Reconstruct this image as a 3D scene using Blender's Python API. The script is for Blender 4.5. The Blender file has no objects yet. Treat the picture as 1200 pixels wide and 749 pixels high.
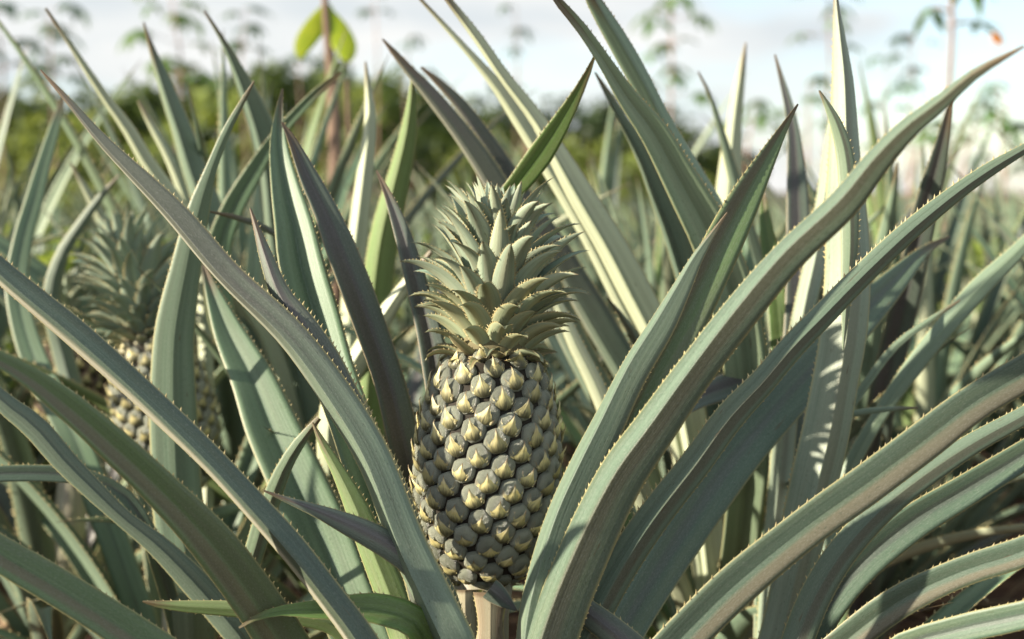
import bpy, bmesh, math, random
from mathutils import Vector, Matrix, noise as mnoise

R = math.radians
SC = bpy.context.scene
COL = SC.collection
rnd = random.Random(11)

# ------------------------------------------------------------------ camera
PITCH = R(5.7)
CAM = Vector((0, 0, .735))
FWD = Vector((0, math.cos(PITCH), -math.sin(PITCH)))
UPV = Vector((0, math.sin(PITCH), math.cos(PITCH)))
cd = bpy.data.cameras.new('camera')
cam = bpy.data.objects.new('camera', cd)
COL.objects.link(cam)
cam.location = CAM
cam.rotation_euler = (R(90) - PITCH, 0, 0)
cd.sensor_width = 36
cd.lens = 45
cd.clip_start = .02
cd.clip_end = 2000
cd.dof.use_dof = True
cd.dof.focus_distance = 1.02
cd.dof.aperture_fstop = 4.0
SC.camera = cam

# ------------------------------------------------------------------ world + sun
SUN = Vector((-.88, -.28, .34)).normalized()
sun_el = math.asin(SUN.z)
sun_az = math.atan2(SUN.x, SUN.y)
w = bpy.data.worlds.new('World')
SC.world = w
w.use_nodes = True
nt = w.node_tree
nt.nodes.clear()
N, L = nt.nodes, nt.links
out = N.new('ShaderNodeOutputWorld')
bg = N.new('ShaderNodeBackground'); bg.inputs[1].default_value = .1
sky = N.new('ShaderNodeTexSky'); sky.sky_type = 'NISHITA'; sky.sun_disc = False
sky.sun_elevation = sun_el; sky.sun_rotation = sun_az
sky.air_density = 1.0; sky.dust_density = .5; sky.ozone_density = 1.5
tc = N.new('ShaderNodeTexCoord')
mp = N.new('ShaderNodeMapping'); mp.inputs['Scale'].default_value = (1.3, 1.3, 5.0)
mp.inputs['Location'].default_value = (.35, .2, .4)
nz = N.new('ShaderNodeTexNoise'); nz.inputs['Scale'].default_value = 1.6; nz.inputs['Detail'].default_value = 6
nz.inputs['Roughness'].default_value = .55
cr = N.new('ShaderNodeMapRange'); cr.inputs['From Min'].default_value = .40; cr.inputs['From Max'].default_value = .54
cr.inputs['To Min'].default_value = .12; cr.inputs['To Max'].default_value = .97
mx = N.new('ShaderNodeMix'); mx.data_type = 'RGBA'
cn = N.new('ShaderNodeTexNoise'); cn.inputs['Scale'].default_value = 2.7; cn.inputs['Detail'].default_value = 5
cmx = N.new('ShaderNodeMix'); cmx.data_type = 'RGBA'; cmx.inputs[6].default_value = (2.95, 3.2, 3.35, 1); cmx.inputs[7].default_value = (4.1, 4.08, 3.98, 1)
cmr = N.new('ShaderNodeMapRange'); cmr.inputs['From Min'].default_value = .38; cmr.inputs['From Max'].default_value = .60
L.new(mp.outputs[0], cn.inputs['Vector']); L.new(cn.outputs[0], cmr.inputs['Value']); L.new(cmr.outputs[0], cmx.inputs[0]); L.new(cmx.outputs[2], mx.inputs[7])
L.new(tc.outputs['Generated'], mp.inputs[0]); L.new(mp.outputs[0], nz.inputs['Vector'])
L.new(nz.outputs[0], cr.inputs['Value']); L.new(cr.outputs[0], mx.inputs[0])
L.new(sky.outputs[0], mx.inputs[6]); L.new(mx.outputs[2], bg.inputs[0]); L.new(bg.outputs[0], out.inputs[0])

sd = bpy.data.lights.new('sun', 'SUN'); sd.energy = 5.0; sd.angle = R(.9); sd.color = (1, .89, .72)
so = bpy.data.objects.new('sun', sd); COL.objects.link(so)
so.rotation_euler = SUN.to_track_quat('Z', 'Y').to_euler()
SC.view_settings.view_transform = 'Standard'
SC.view_settings.look = 'None'
SC.view_settings.exposure = 1.3
SC.view_settings.gamma = 1.0
SC.cycles.max_bounces = 7
SC.cycles.transparent_max_bounces = 6
SC.cycles.sample_clamp_indirect = 4


# ------------------------------------------------------------------ helpers
def px(x, y, d):
    """a point seen at photo pixel x, y (1200 x 749) at depth d metres along the view axis"""
    return CAM + d * (FWD + Vector((1, 0, 0)) * ((x - 600) / 1500) + UPV * (-(y - 374.5) / 1500))


def link(name, me, parent=None, mats=(), kind=None):
    o = bpy.data.objects.new(name, me)
    COL.objects.link(o)
    if parent: o.parent = parent
    if me and mats and not me.materials:
        for m in mats: me.materials.append(m)
    if kind: o['kind'] = kind
    return o


def tag(o, label, cat, group=None):
    o['label'] = label; o['category'] = cat
    if group: o['group'] = group
    return o


def mesh(name, vs, fs, mi=None, uvs=None, smooth=True):
    # uvs entries: (u, v) or (u, v, t) where t runs 0..1 from leaf base to leaf tip
    me = bpy.data.meshes.new(name)
    me.from_pydata([tuple(v) for v in vs], [], fs)
    if mi: me.polygons.foreach_set('material_index', mi)
    if smooth: me.polygons.foreach_set('use_smooth', [True] * len(fs))
    if uvs:
        ul = me.uv_layers.new(name='UVMap')
        flat = []
        for f in fs:
            for i in f: flat += uvs[i][:2]
        ul.data.foreach_set('uv', flat)
        if len(uvs[0]) == 3:
            u2 = me.uv_layers.new(name='Length'); flat = []
            for f in fs:
                for i in f: flat += (uvs[i][2] if len(uvs[i]) == 3 else .5, 0)
            u2.data.foreach_set('uv', flat)
    me.update()
    return me


def catmull(pts, n):
    """pts: list of tuples of floats, resampled to n+1 by chord-length"""
    P = [pts[0]] + list(pts) + [pts[-1]]
    ds = [0]
    for a, b in zip(pts, pts[1:]):
        ds.append(ds[-1] + max(1e-6, math.dist(a[:3], b[:3])))
    T = ds[-1]
    res = []
    k = 0
    for i in range(n + 1):
        s = T * i / n
        while k < len(ds) - 2 and s > ds[k + 1]: k += 1
        u = (s - ds[k]) / (ds[k + 1] - ds[k]); u = min(1, max(0, u))
        p0, p1, p2, p3 = P[k], P[k + 1], P[k + 2], P[k + 3]
        h = ds[k + 1] - ds[k]
        m1 = ds[k + 1] - ds[k - 1] if k > 0 else h
        m2 = ds[k + 2] - ds[k] if k + 2 < len(ds) else h
        r = []
        for c in range(len(p1)):
            t1 = (p2[c] - p0[c]) / m1 * h
            t2 = (p3[c] - p1[c]) / m2 * h
            u2, u3 = u * u, u * u * u
            r.append((2 * u3 - 3 * u2 + 1) * p1[c] + (u3 - 2 * u2 + u) * t1 + (-2 * u3 + 3 * u2) * p2[c] + (u3 - u2) * t2)
        res.append(r)
    return res


# ------------------------------------------------------------------ materials
def mat_base(name):
    m = bpy.data.materials.new(name); m.use_nodes = True
    nt = m.node_tree; nt.nodes.clear()
    return m, nt, nt.nodes, nt.links


def ramp(N, stops, interp='LINEAR'):
    r = N.new('ShaderNodeValToRGB'); r.color_ramp.interpolation = interp
    e = r.color_ramp.elements
    while len(e) > 1: e.remove(e[-1])
    e[0].position = stops[0][0]; e[0].color = (*stops[0][1], 1)
    for p, c in stops[1:]:
        k = e.new(p); k.color = (*c, 1)
    return r


def leaf_mat(name, a, b, c, rough=.42, stripe=1.0, transl=.10, edge=(.36, .33, .15), tcol=(.35, .42, .10), band=None, bc=.5, bw=.2, low=None):
    """a, b: the colours the long streaks mix; c: broad blotches"""
    m, nt, N, L = mat_base(name)
    o = N.new('ShaderNodeOutputMaterial'); bs = N.new('ShaderNodeBsdfPrincipled')
    uv = N.new('ShaderNodeUVMap'); uv.uv_map = 'UVMap'
    oi = N.new('ShaderNodeObjectInfo')
    addv = N.new('ShaderNodeVectorMath'); addv.operation = 'MULTIPLY_ADD'
    comb = N.new('ShaderNodeCombineXYZ'); L.new(oi.outputs['Random'], comb.inputs[2]); L.new(oi.outputs['Random'], comb.inputs[1])
    L.new(comb.outputs[0], addv.inputs[0]); addv.inputs[1].default_value = (0, 7, 23); L.new(uv.outputs[0], addv.inputs[2])
    def noise(sc, det, rough_=.55):
        mpn = N.new('ShaderNodeMapping'); mpn.inputs['Scale'].default_value = sc
        n = N.new('ShaderNodeTexNoise'); n.inputs['Scale'].default_value = 1; n.inputs['Detail'].default_value = det; n.inputs['Roughness'].default_value = rough_
        L.new(addv.outputs[0], mpn.inputs[0]); L.new(mpn.outputs[0], n.inputs['Vector'])
        return n
    n1 = noise((26, 5, 1), 4)
    n2 = noise((2.6, 4.5, 1), 4)
    n3 = noise((90, 420, 1), 2)
    n4 = noise((5, 1.6, 3), 2)
    r1 = N.new('ShaderNodeMapRange'); r1.inputs['From Min'].default_value = .35; r1.inputs['From Max'].default_value = .65
    L.new(n1.outputs[0], r1.inputs['Value'])
    mA = N.new('ShaderNodeMix'); mA.data_type = 'RGBA'; mA.inputs[6].default_value = (*a, 1); mA.inputs[7].default_value = (*b, 1)
    L.new(r1.outputs[0], mA.inputs[0])
    r2 = N.new('ShaderNodeMapRange'); r2.inputs['From Min'].default_value = .47; r2.inputs['From Max'].default_value = .66; r2.inputs['To Max'].default_value = .85
    L.new(n2.outputs[0], r2.inputs['Value'])
    mB = N.new('ShaderNodeMix'); mB.data_type = 'RGBA'; mB.inputs[7].default_value = (*c, 1)
    L.new(r2.outputs[0], mB.inputs[0]); L.new(mA.outputs[2], mB.inputs[6])
    sxb = N.new('ShaderNodeSeparateXYZ'); L.new(uv.outputs[0], sxb.inputs[0])
    wob = N.new('ShaderNodeMath'); wob.operation = 'MULTIPLY_ADD'; L.new(n2.outputs[0], wob.inputs[0]); wob.inputs[1].default_value = .35; L.new(sxb.outputs[0], wob.inputs[2])
    b1 = N.new('ShaderNodeMath'); b1.operation = 'SUBTRACT'; L.new(wob.outputs[0], b1.inputs[0]); b1.inputs[1].default_value = bc + .175
    b2 = N.new('ShaderNodeMath'); b2.operation = 'ABSOLUTE'; L.new(b1.outputs[0], b2.inputs[0])
    b3 = N.new('ShaderNodeMapRange'); b3.interpolation_type = 'SMOOTHSTEP'; b3.inputs['From Min'].default_value = bw; b3.inputs['From Max'].default_value = bw * .35; b3.inputs['To Max'].default_value = .85
    L.new(b2.outputs[0], b3.inputs['Value'])
    mF = N.new('ShaderNodeMix'); mF.data_type = 'RGBA'; mF.inputs[7].default_value = (*(band or c), 1)
    L.new(b3.outputs[0], mF.inputs[0]); L.new(mB.outputs[2], mF.inputs[6])
    # thin dark creases running along the blade
    n7 = noise((60, 2.2, 1), 2)
    r7 = N.new('ShaderNodeMapRange'); r7.inputs['From Min'].default_value = .64; r7.inputs['From Max'].default_value = .72; r7.inputs['To Max'].default_value = .5
    L.new(n7.outputs[0], r7.inputs['Value'])
    mG = N.new('ShaderNodeMix'); mG.data_type = 'RGBA'; mG.inputs[7].default_value = (a[0] * .45, a[1] * .45, a[2] * .4, 1)
    L.new(r7.outputs[0], mG.inputs[0]); L.new(mF.outputs[2], mG.inputs[6])
    # broad brightness variation and per leaf difference
    hs = N.new('ShaderNodeHueSaturation')
    r4 = N.new('ShaderNodeMapRange'); r4.inputs['From Min'].default_value = .3; r4.inputs['From Max'].default_value = .7; r4.inputs['To Min'].default_value = .8; r4.inputs['To Max'].default_value = 1.22
    L.new(n4.outputs[0], r4.inputs['Value'])
    r5 = N.new('ShaderNodeMapRange'); r5.inputs['To Min'].default_value = .85; r5.inputs['To Max'].default_value = 1.15
    L.new(oi.outputs['Random'], r5.inputs['Value'])
    mu = N.new('ShaderNodeMath'); mu.operation = 'MULTIPLY'; L.new(r4.outputs[0], mu.inputs[0]); L.new(r5.outputs[0], mu.inputs[1])
    L.new(mu.outputs[0], hs.inputs['Value']); L.new(mG.outputs[2], hs.inputs['Color'])
    if low:
        ul = N.new('ShaderNodeUVMap'); ul.uv_map = 'Length'; sl = N.new('ShaderNodeSeparateXYZ'); L.new(ul.outputs[0], sl.inputs[0])
        al = N.new('ShaderNodeMath'); al.operation = 'MULTIPLY_ADD'; al.inputs[1].default_value = .3; L.new(n2.outputs[0], al.inputs[0]); L.new(sl.outputs[0], al.inputs[2])
        rl = N.new('ShaderNodeMapRange'); rl.interpolation_type = 'SMOOTHSTEP'; rl.inputs['From Min'].default_value = .88; rl.inputs['From Max'].default_value = .62
        L.new(al.outputs[0], rl.inputs['Value'])
        ml = N.new('ShaderNodeMix'); ml.data_type = 'RGBA'; ml.inputs[7].default_value = (*low, 1)
        L.new(rl.outputs[0], ml.inputs[0]); L.new(mF.outputs[2], ml.inputs[6]); L.new(ml.outputs[2], mG.inputs[6])
    # pale scurf specks
    r3 = N.new('ShaderNodeMapRange'); r3.inputs['From Min'].default_value = .5; r3.inputs['From Max'].default_value = .78; r3.inputs['To Max'].default_value = .27
    L.new(n3.outputs[0], r3.inputs['Value'])
    mC = N.new('ShaderNodeMix'); mC.data_type = 'RGBA'; mC.inputs[7].default_value = (.42, .44, .38, 1)
    L.new(r3.outputs[0], mC.inputs[0]); L.new(hs.outputs[0], mC.inputs[6])
    n9 = noise((38, 260, 1), 1); n10 = noise((4, 9, 1), 2)
    r9 = N.new('ShaderNodeMapRange'); r9.inputs['From Min'].default_value = .66; r9.inputs['From Max'].default_value = .72; L.new(n9.outputs[0], r9.inputs['Value'])
    r10 = N.new('ShaderNodeMapRange'); r10.inputs['From Min'].default_value = .50; r10.inputs['From Max'].default_value = .58; r10.inputs['To Max'].default_value = .6; L.new(n10.outputs[0], r10.inputs['Value'])
    m9 = N.new('ShaderNodeMath'); m9.operation = 'MULTIPLY'; L.new(r9.outputs[0], m9.inputs[0]); L.new(r10.outputs[0], m9.inputs[1])
    mT = N.new('ShaderNodeMix'); mT.data_type = 'RGBA'; mT.inputs[7].default_value = (a[0] * .35, a[1] * .33, a[2] * .3, 1)
    L.new(m9.outputs[0], mT.inputs[0]); L.new(mC.outputs[2], mT.inputs[6]); mC = mT
    # yellowish margin
    sx = N.new('ShaderNodeSeparateXYZ'); L.new(uv.outputs[0], sx.inputs[0])
    s1 = N.new('ShaderNodeMath'); s1.operation = 'SUBTRACT'; L.new(sx.outputs[0], s1.inputs[0]); s1.inputs[1].default_value = .5
    s2 = N.new('ShaderNodeMath'); s2.operation = 'ABSOLUTE'; L.new(s1.outputs[0], s2.inputs[0])
    s3 = N.new('ShaderNodeMapRange'); s3.inputs['From Min'].default_value = .455; s3.inputs['From Max'].default_value = .495; s3.inputs['To Max'].default_value = .75
    L.new(s2.outputs[0], s3.inputs['Value'])
    mD = N.new('ShaderNodeMix'); mD.data_type = 'RGBA'; mD.inputs[7].default_value = (*edge, 1)
    L.new(s3.outputs[0], mD.inputs[0]); L.new(mC.outputs[2], mD.inputs[6])
    # brown dead spots
    n6 = noise((9, 30, 1), 3); r6 = N.new('ShaderNodeMapRange'); r6.inputs['From Min'].default_value = .69; r6.inputs['From Max'].default_value = .74; r6.inputs['To Max'].default_value = .8
    L.new(n6.outputs[0], r6.inputs['Value'])
    mE = N.new('ShaderNodeMix'); mE.data_type = 'RGBA'; mE.inputs[7].default_value = (.09, .065, .04, 1)
    L.new(r6.outputs[0], mE.inputs[0]); L.new(mD.outputs[2], mE.inputs[6])
    u2 = N.new('ShaderNodeUVMap'); u2.uv_map = 'Length'
    s8 = N.new('ShaderNodeSeparateXYZ'); L.new(u2.outputs[0], s8.inputs[0])
    a8 = N.new('ShaderNodeMath'); a8.operation = 'MULTIPLY_ADD'; L.new(n2.outputs[0], a8.inputs[0]); a8.inputs[1].default_value = .12; L.new(s8.outputs[0], a8.inputs[2])
    r8 = N.new('ShaderNodeMapRange'); r8.inputs['From Min'].default_value = 1.005; r8.inputs['From Max'].default_value = 1.045; r8.inputs['To Max'].default_value = .85
    L.new(a8.outputs[0], r8.inputs['Value'])
    mH = N.new('ShaderNodeMix'); mH.data_type = 'RGBA'; mH.inputs[7].default_value = (.13, .085, .05, 1)
    L.new(r8.outputs[0], mH.inputs[0]); L.new(mE.outputs[2], mH.inputs[6])
    L.new(mH.outputs[2], bs.inputs['Base Color'])
    rr = N.new('ShaderNodeMapRange'); rr.inputs['To Min'].default_value = rough - .08; rr.inputs['To Max'].default_value = rough + .16
    L.new(n1.outputs[0], rr.inputs['Value']); L.new(rr.outputs[0], bs.inputs['Roughness'])
    bs.inputs['Specular IOR Level'].default_value = .45
    bp = N.new('ShaderNodeBump'); bp.inputs['Strength'].default_value = .3 * stripe; bp.inputs['Distance'].default_value = .0006
    n5 = noise((34, 1.2, 1), 3)
    ad = N.new('ShaderNodeMath'); ad.operation = 'MULTIPLY_ADD'; L.new(n3.outputs[0], ad.inputs[0]); ad.inputs[1].default_value = .25; L.new(n5.outputs[0], ad.inputs[2])
    L.new(ad.outputs[0], bp.inputs['Height']); L.new(bp.outputs[0], bs.inputs['Normal'])
    tr = N.new('ShaderNodeBsdfTranslucent'); tr.inputs[0].default_value = (*tcol, 1)
    ms = N.new('ShaderNodeMixShader'); ms.inputs[0].default_value = transl
    L.new(bs.outputs[0], ms.inputs[1]); L.new(tr.outputs[0], ms.inputs[2]); L.new(ms.outputs[0], o.inputs[0])
    return m


def simple_mat(name, c1, c2, scale=40, rough=.6, bump=.3, dist=.001, spec=.4, transl=0, tcol=(.3, .4, .05), stops=None, stretch=(1, 1, 1)):
    m, nt, N, L = mat_base(name)
    o = N.new('ShaderNodeOutputMaterial'); bs = N.new('ShaderNodeBsdfPrincipled')
    tc = N.new('ShaderNodeTexCoord'); oi = N.new('ShaderNodeObjectInfo')
    ad = N.new('ShaderNodeVectorMath'); ad.operation = 'ADD'
    mp = N.new('ShaderNodeMapping'); mp.inputs['Scale'].default_value = stretch
    sc = N.new('ShaderNodeVectorMath'); sc.operation = 'SCALE'; sc.inputs['Scale'].default_value = 5
    L.new(oi.outputs['Random'], sc.inputs[0])
    L.new(tc.outputs['Object'], mp.inputs[0]); L.new(mp.outputs[0], ad.inputs[0]); L.new(sc.outputs[0], ad.inputs[1])
    n = N.new('ShaderNodeTexNoise'); n.inputs['Scale'].default_value = scale; n.inputs['Detail'].default_value = 5; n.inputs['Roughness'].default_value = .6
    L.new(ad.outputs[0], n.inputs['Vector'])
    r = ramp(N, stops or [(.3, c1), (.7, c2)])
    L.new(n.outputs[0], r.inputs[0])
    hs = N.new('ShaderNodeHueSaturation'); mr = N.new('ShaderNodeMapRange'); mr.inputs['To Min'].default_value = .75; mr.inputs['To Max'].default_value = 1.25
    L.new(oi.outputs['Random'], mr.inputs['Value']); L.new(mr.outputs[0], hs.inputs['Value']); L.new(r.outputs[0], hs.inputs['Color'])
    L.new(hs.outputs[0], bs.inputs['Base Color'])
    bs.inputs['Roughness'].default_value = rough; bs.inputs['Specular IOR Level'].default_value = spec
    if bump:
        b = N.new('ShaderNodeBump'); b.inputs['Strength'].default_value = bump; b.inputs['Distance'].default_value = dist
        L.new(n.outputs[0], b.inputs['Height']); L.new(b.outputs[0], bs.inputs['Normal'])
    if transl:
        tr = N.new('ShaderNodeBsdfTranslucent'); tr.inputs[0].default_value = (*tcol, 1)
        ms = N.new('ShaderNodeMixShader'); ms.inputs[0].default_value = transl
        L.new(bs.outputs[0], ms.inputs[1]); L.new(tr.outputs[0], ms.inputs[2]); L.new(ms.outputs[0], o.inputs[0])
    else:
        L.new(bs.outputs[0], o.inputs[0])
    return m


# upper (adaxial) faces
AD = {
    'green':  leaf_mat('leaf_green', (.095, .160, .090), (.120, .190, .110), (.14, .20, .12), band=(.08, .13, .08), bw=.12),
    'teal':   leaf_mat('leaf_blue_green', (.065, .110, .076), (.085, .135, .092), (.10, .14, .085), band=(.072, .092, .078), bw=.14),
    'purple': leaf_mat('leaf_purple', (.075, .105, .085), (.095, .125, .10), (.085, .11, .08), edge=(.38, .30, .2), band=(.078, .068, .072), bw=.30, bc=.40),
    'olive':  leaf_mat('leaf_olive', (.085, .145, .058), (.115, .175, .075), (.12, .15, .085), band=(.12, .105, .065), bc=.33, bw=.20),
    'fresh':  leaf_mat('leaf_fresh_green', (.075, .145, .032), (.11, .19, .045), (.12, .17, .05), transl=.2, band=(.07, .12, .03), bw=.1),
    'pale':   leaf_mat('leaf_pale', (.17, .24, .145), (.215, .28, .18), (.22, .27, .17), band=(.16, .21, .13), bw=.12),
}
AD['dry'] = leaf_mat('leaf_dry', (.16, .095, .05), (.26, .17, .09), (.12, .07, .04), rough=.7)
AD['silver'] = AD['olive']; AD['sage'] = leaf_mat('leaf_sage', (.078, .122, .085), (.102, .150, .105), (.095, .13, .08), band=(.125, .108, .072), bc=.80, bw=.22); AD['husk'] = leaf_mat('stalk_sheath_inner', (.26, .24, .15), (.34, .32, .21), (.36, .26, .17), rough=.5, band=(.38, .34, .23), bw=.3); AD['dark'] = AD['teal']; AD['dusk'] = AD['purple']
# lower (abaxial) faces, silvery with fine long lines
AB = {
    'green':  leaf_mat('leaf_underside_green', (.140, .210, .140), (.185, .255, .175), (.175, .235, .16), rough=.44, band=(.13, .185, .12), bw=.14),
    'teal':   leaf_mat('leaf_underside_blue', (.105, .155, .110), (.14, .19, .135), (.155, .19, .125), rough=.44, band=(.09, .13, .095), bw=.2),
    'purple': leaf_mat('leaf_underside_purple', (.10, .13, .10), (.13, .16, .125), (.12, .125, .10), rough=.44, band=(.095, .086, .088), bc=.55, bw=.24),
    'olive':  leaf_mat('leaf_underside_olive', (.13, .19, .115), (.165, .225, .14), (.155, .195, .12), rough=.44, band=(.13, .135, .09), bc=.62, bw=.18),
    'fresh':  leaf_mat('leaf_underside_fresh', (.13, .20, .07), (.18, .25, .095), (.18, .22, .095), rough=.5, transl=.18, band=(.12, .17, .06), bw=.14),
    'pale':   leaf_mat('leaf_underside_pale', (.37, .42, .28), (.46, .49, .34), (.40, .43, .30), rough=.44, band=(.32, .37, .25), bw=.12),
    'sage':   leaf_mat('leaf_underside_sage', (.088, .134, .092), (.115, .165, .118), (.115, .15, .095), rough=.42, band=(.10, .105, .075), bc=.62, bw=.2),
    'husk':   leaf_mat('stalk_sheath', (.26, .24, .15), (.33, .31, .21), (.34, .25, .17), rough=.5, band=(.36, .33, .22), bw=.3),
    'silver': leaf_mat('leaf_underside_silver', (.18, .235, .165), (.24, .295, .215), (.22, .26, .185), rough=.44, band=(.17, .19, .13), bw=.16, bc=.6),
    'dry':    AD['dry'],
    # dark blades: sunlit left strip and shaded rest are painted into the colour
    'dark':   leaf_mat('leaf_dark_painted_sun_strip', (.050, .082, .064), (.072, .108, .082), (.07, .09, .055), rough=.42, band=(.46, .44, .34), bc=.06, bw=.28),
    'dusk':   leaf_mat('leaf_dusky_painted_sun_strip', (.066, .074, .062), (.085, .10, .078), (.075, .064, .066), rough=.45, band=(.42, .42, .34), bc=-.02, bw=.24, low=(.125, .17, .12)),
}
M_SPINE = simple_mat('spine_tan', (.30, .24, .10), (.46, .39, .20), 300, .45, 0)
M_EYE = simple_mat('fruit_eye', (.05, .06, .05), (.2, .22, .19), 150, .28, .9, .0012, .6,
                   stops=[(.30, (.06, .06, .034)), (.39, (.14, .15, .105)), (.50, (.235, .255, .20)), (.62, (.48, .48, .38))])
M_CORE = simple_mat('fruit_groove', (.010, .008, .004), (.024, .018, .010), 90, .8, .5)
def bract_mat():
    m, nt, N, L = mat_base('fruit_bract')
    o = N.new('ShaderNodeOutputMaterial'); bs = N.new('ShaderNodeBsdfPrincipled')
    uv = N.new('ShaderNodeUVMap'); uv.uv_map = 'UVMap'; oi = N.new('ShaderNodeObjectInfo')
    cb = N.new('ShaderNodeCombineXYZ'); L.new(oi.outputs['Random'], cb.inputs[2])
    va = N.new('ShaderNodeVectorMath'); va.operation = 'MULTIPLY_ADD'; va.inputs[1].default_value = (1, 1, 31); L.new(cb.outputs[0], va.inputs[0]); L.new(uv.outputs[0], va.inputs[2])
    mp = N.new('ShaderNodeMapping'); mp.inputs['Scale'].default_value = (12, 2.2, 1); L.new(va.outputs[0], mp.inputs[0])
    n = N.new('ShaderNodeTexNoise'); n.inputs['Scale'].default_value = 1; n.inputs['Detail'].default_value = 5; n.inputs['Roughness'].default_value = .65; L.new(mp.outputs[0], n.inputs['Vector'])
    sp = N.new('ShaderNodeSeparateXYZ'); L.new(uv.outputs[0], sp.inputs[0])
    a1 = N.new('ShaderNodeMath'); a1.operation = 'MULTIPLY_ADD'; a1.inputs[1].default_value = .9; L.new(n.outputs[0], a1.inputs[0])
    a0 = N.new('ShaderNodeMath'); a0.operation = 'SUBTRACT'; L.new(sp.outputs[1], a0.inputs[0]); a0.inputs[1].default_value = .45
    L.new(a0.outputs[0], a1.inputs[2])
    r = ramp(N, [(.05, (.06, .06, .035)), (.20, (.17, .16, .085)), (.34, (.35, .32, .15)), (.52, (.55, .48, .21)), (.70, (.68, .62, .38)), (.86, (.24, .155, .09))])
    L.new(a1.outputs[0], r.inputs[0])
    hs = N.new('ShaderNodeHueSaturation'); mr = N.new('ShaderNodeMapRange'); mr.inputs['To Min'].default_value = .7; mr.inputs['To Max'].default_value = 1.2
    L.new(oi.outputs['Random'], mr.inputs['Value']); L.new(mr.outputs[0], hs.inputs['Value']); L.new(r.outputs[0], hs.inputs['Color'])
    L.new(hs.outputs[0], bs.inputs['Base Color']); bs.inputs['Roughness'].default_value = .45
    b = N.new('ShaderNodeBump'); b.inputs['Strength'].default_value = .6; b.inputs['Distance'].default_value = .0006; L.new(n.outputs[0], b.inputs['Height']); L.new(b.outputs[0], bs.inputs['Normal'])
    tr = N.new('ShaderNodeBsdfTranslucent'); tr.inputs[0].default_value = (.6, .48, .15, 1)
    ms = N.new('ShaderNodeMixShader'); ms.inputs[0].default_value = .12
    L.new(bs.outputs[0], ms.inputs[1]); L.new(tr.outputs[0], ms.inputs[2]); L.new(ms.outputs[0], o.inputs[0])
    return m
M_BRACT = bract_mat()
M_BTIP = simple_mat('bract_tip', (.30, .19, .10), (.48, .36, .2), 150, .6, 0)
M_EYEB = simple_mat('fruit_eye_brown', (.05, .04, .02), (.17, .10, .06), 130, .4, .8, .0012, .5)
M_STEM = simple_mat('stem_skin', (.2, .2, .12), (.36, .34, .25), 50, .5, .4, .001, stretch=(3, 3, .4),
                    stops=[(.3, (.22, .20, .13)), (.5, (.33, .32, .22)), (.7, (.36, .30, .25))])
M_SOIL = simple_mat('soil', (.05, .025, .015), (.16, .08, .045), 7, .95, 1.0, .02)
M_BARK = simple_mat('bark', (.10, .065, .045), (.25, .165, .115), 22, .8, .8, .004, stretch=(1, 1, .3))
M_DRY = simple_mat('dry_leaf', (.14, .07, .035), (.32, .19, .10), 60, .8, .5)


# ------------------------------------------------------------------ leaf meshes
def leaf_mesh(name, P, hw, Wv, Nv, fold, thick=.0022, cross=4, v0=0, wav=0, seed=0):
    """P centre points (base first), hw half widths, Wv width dirs, Nv upper-side normals"""
    vs, fs, mi, uvs = [], [], [], []
    S = [-1, -.72, -.40, -.04, 0, .04, .40, .72, 1] if cross >= 4 else ([-1, -.55, 0, .55, 1] if cross >= 2 else [-1, 0, 1])
    nS = len(S); n = len(P)
    run = v0
    for i in range(n):
        if i: run += (P[i] - P[i - 1]).length
        h = hw[i]; wgl = 1 + wav * math.sin(run * 60 + seed)
        th = thick * min(1, h / .012)
        f = fold[i]
        for top in (1, 0):
            for s in S:
                a = abs(s)
                off = f * h * (a if cross >= 4 else a ** 1.1)
                t = th * (1 - .8 * a * a)
                p = P[i] + Wv[i] * (s * h * wgl) + Nv[i] * (off + (t * .5 if top else -t * .5 - th * .5 * (1 - a)))
                vs.append(p); uvs.append(((s + 1) / 2, run + seed * 1.7, i / (n - 1)))
    k = 2 * nS
    for i in range(n - 1):
        A, B = i * k, (i + 1) * k
        for j in range(nS - 1):
            fs.append((A + j, A + j + 1, B + j + 1, B + j)); mi.append(0)
            fs.append((A + nS + j + 1, A + nS + j, B + nS + j, B + nS + j + 1)); mi.append(1)
        fs.append((A + nS, A, B, B + nS)); mi.append(2)
        fs.append((A + nS - 1, A + 2 * nS - 1, B + 2 * nS - 1, B + nS - 1)); mi.append(2)
    return vs, fs, mi, uvs


def spine_geo(P, hw, Wv, Nv, fold, step=.0062, ln=.0026, rr=None, skip=.02, major=0):
    rr = rr or rnd
    vs, fs = [], []
    acc = 0; nxt = skip
    for i in range(1, len(P)):
        seg = P[i] - P[i - 1]; l = seg.length
        T = seg.normalized()
        while acc + l > nxt:
            u = (nxt - acc) / l
            h = hw[i - 1] * (1 - u) + hw[i] * u
            if h > .0012:
                f = fold[i]
                for sd in (-1, 1):
                    W = Wv[i] * sd; E = (W + Nv[i] * f * .8).normalized()
                    c = P[i - 1] + seg * u + Wv[i] * (sd * h) + Nv[i] * (f * h)
                    q = ln * rr.uniform(.5, 1.25) * (.45 if sd == -major else 1) * min(1, .35 + h / .012)
                    b = q * .42
                    k = len(vs)
                    vs += [c - T * b - E * b * .3, c + T * b - E * b * .3, c + Nv[i] * b * .45 - E * b * .3, c - Nv[i] * b * .45 - E * b * .3, c + E * q * .8 + T * q * .75]
                    fs += [(k, k + 2, k + 4), (k + 2, k + 1, k + 4), (k + 1, k + 3, k + 4), (k + 3, k, k + 4)]
            nxt += step * rr.uniform(.75, 1.25)
        acc += l
    return vs, fs


def frames(P):
    T = []
    for i in range(len(P)):
        a = P[max(0, i - 1)]; b = P[min(len(P) - 1, i + 1)]
        T.append((b - a).normalized())
    return T


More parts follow.
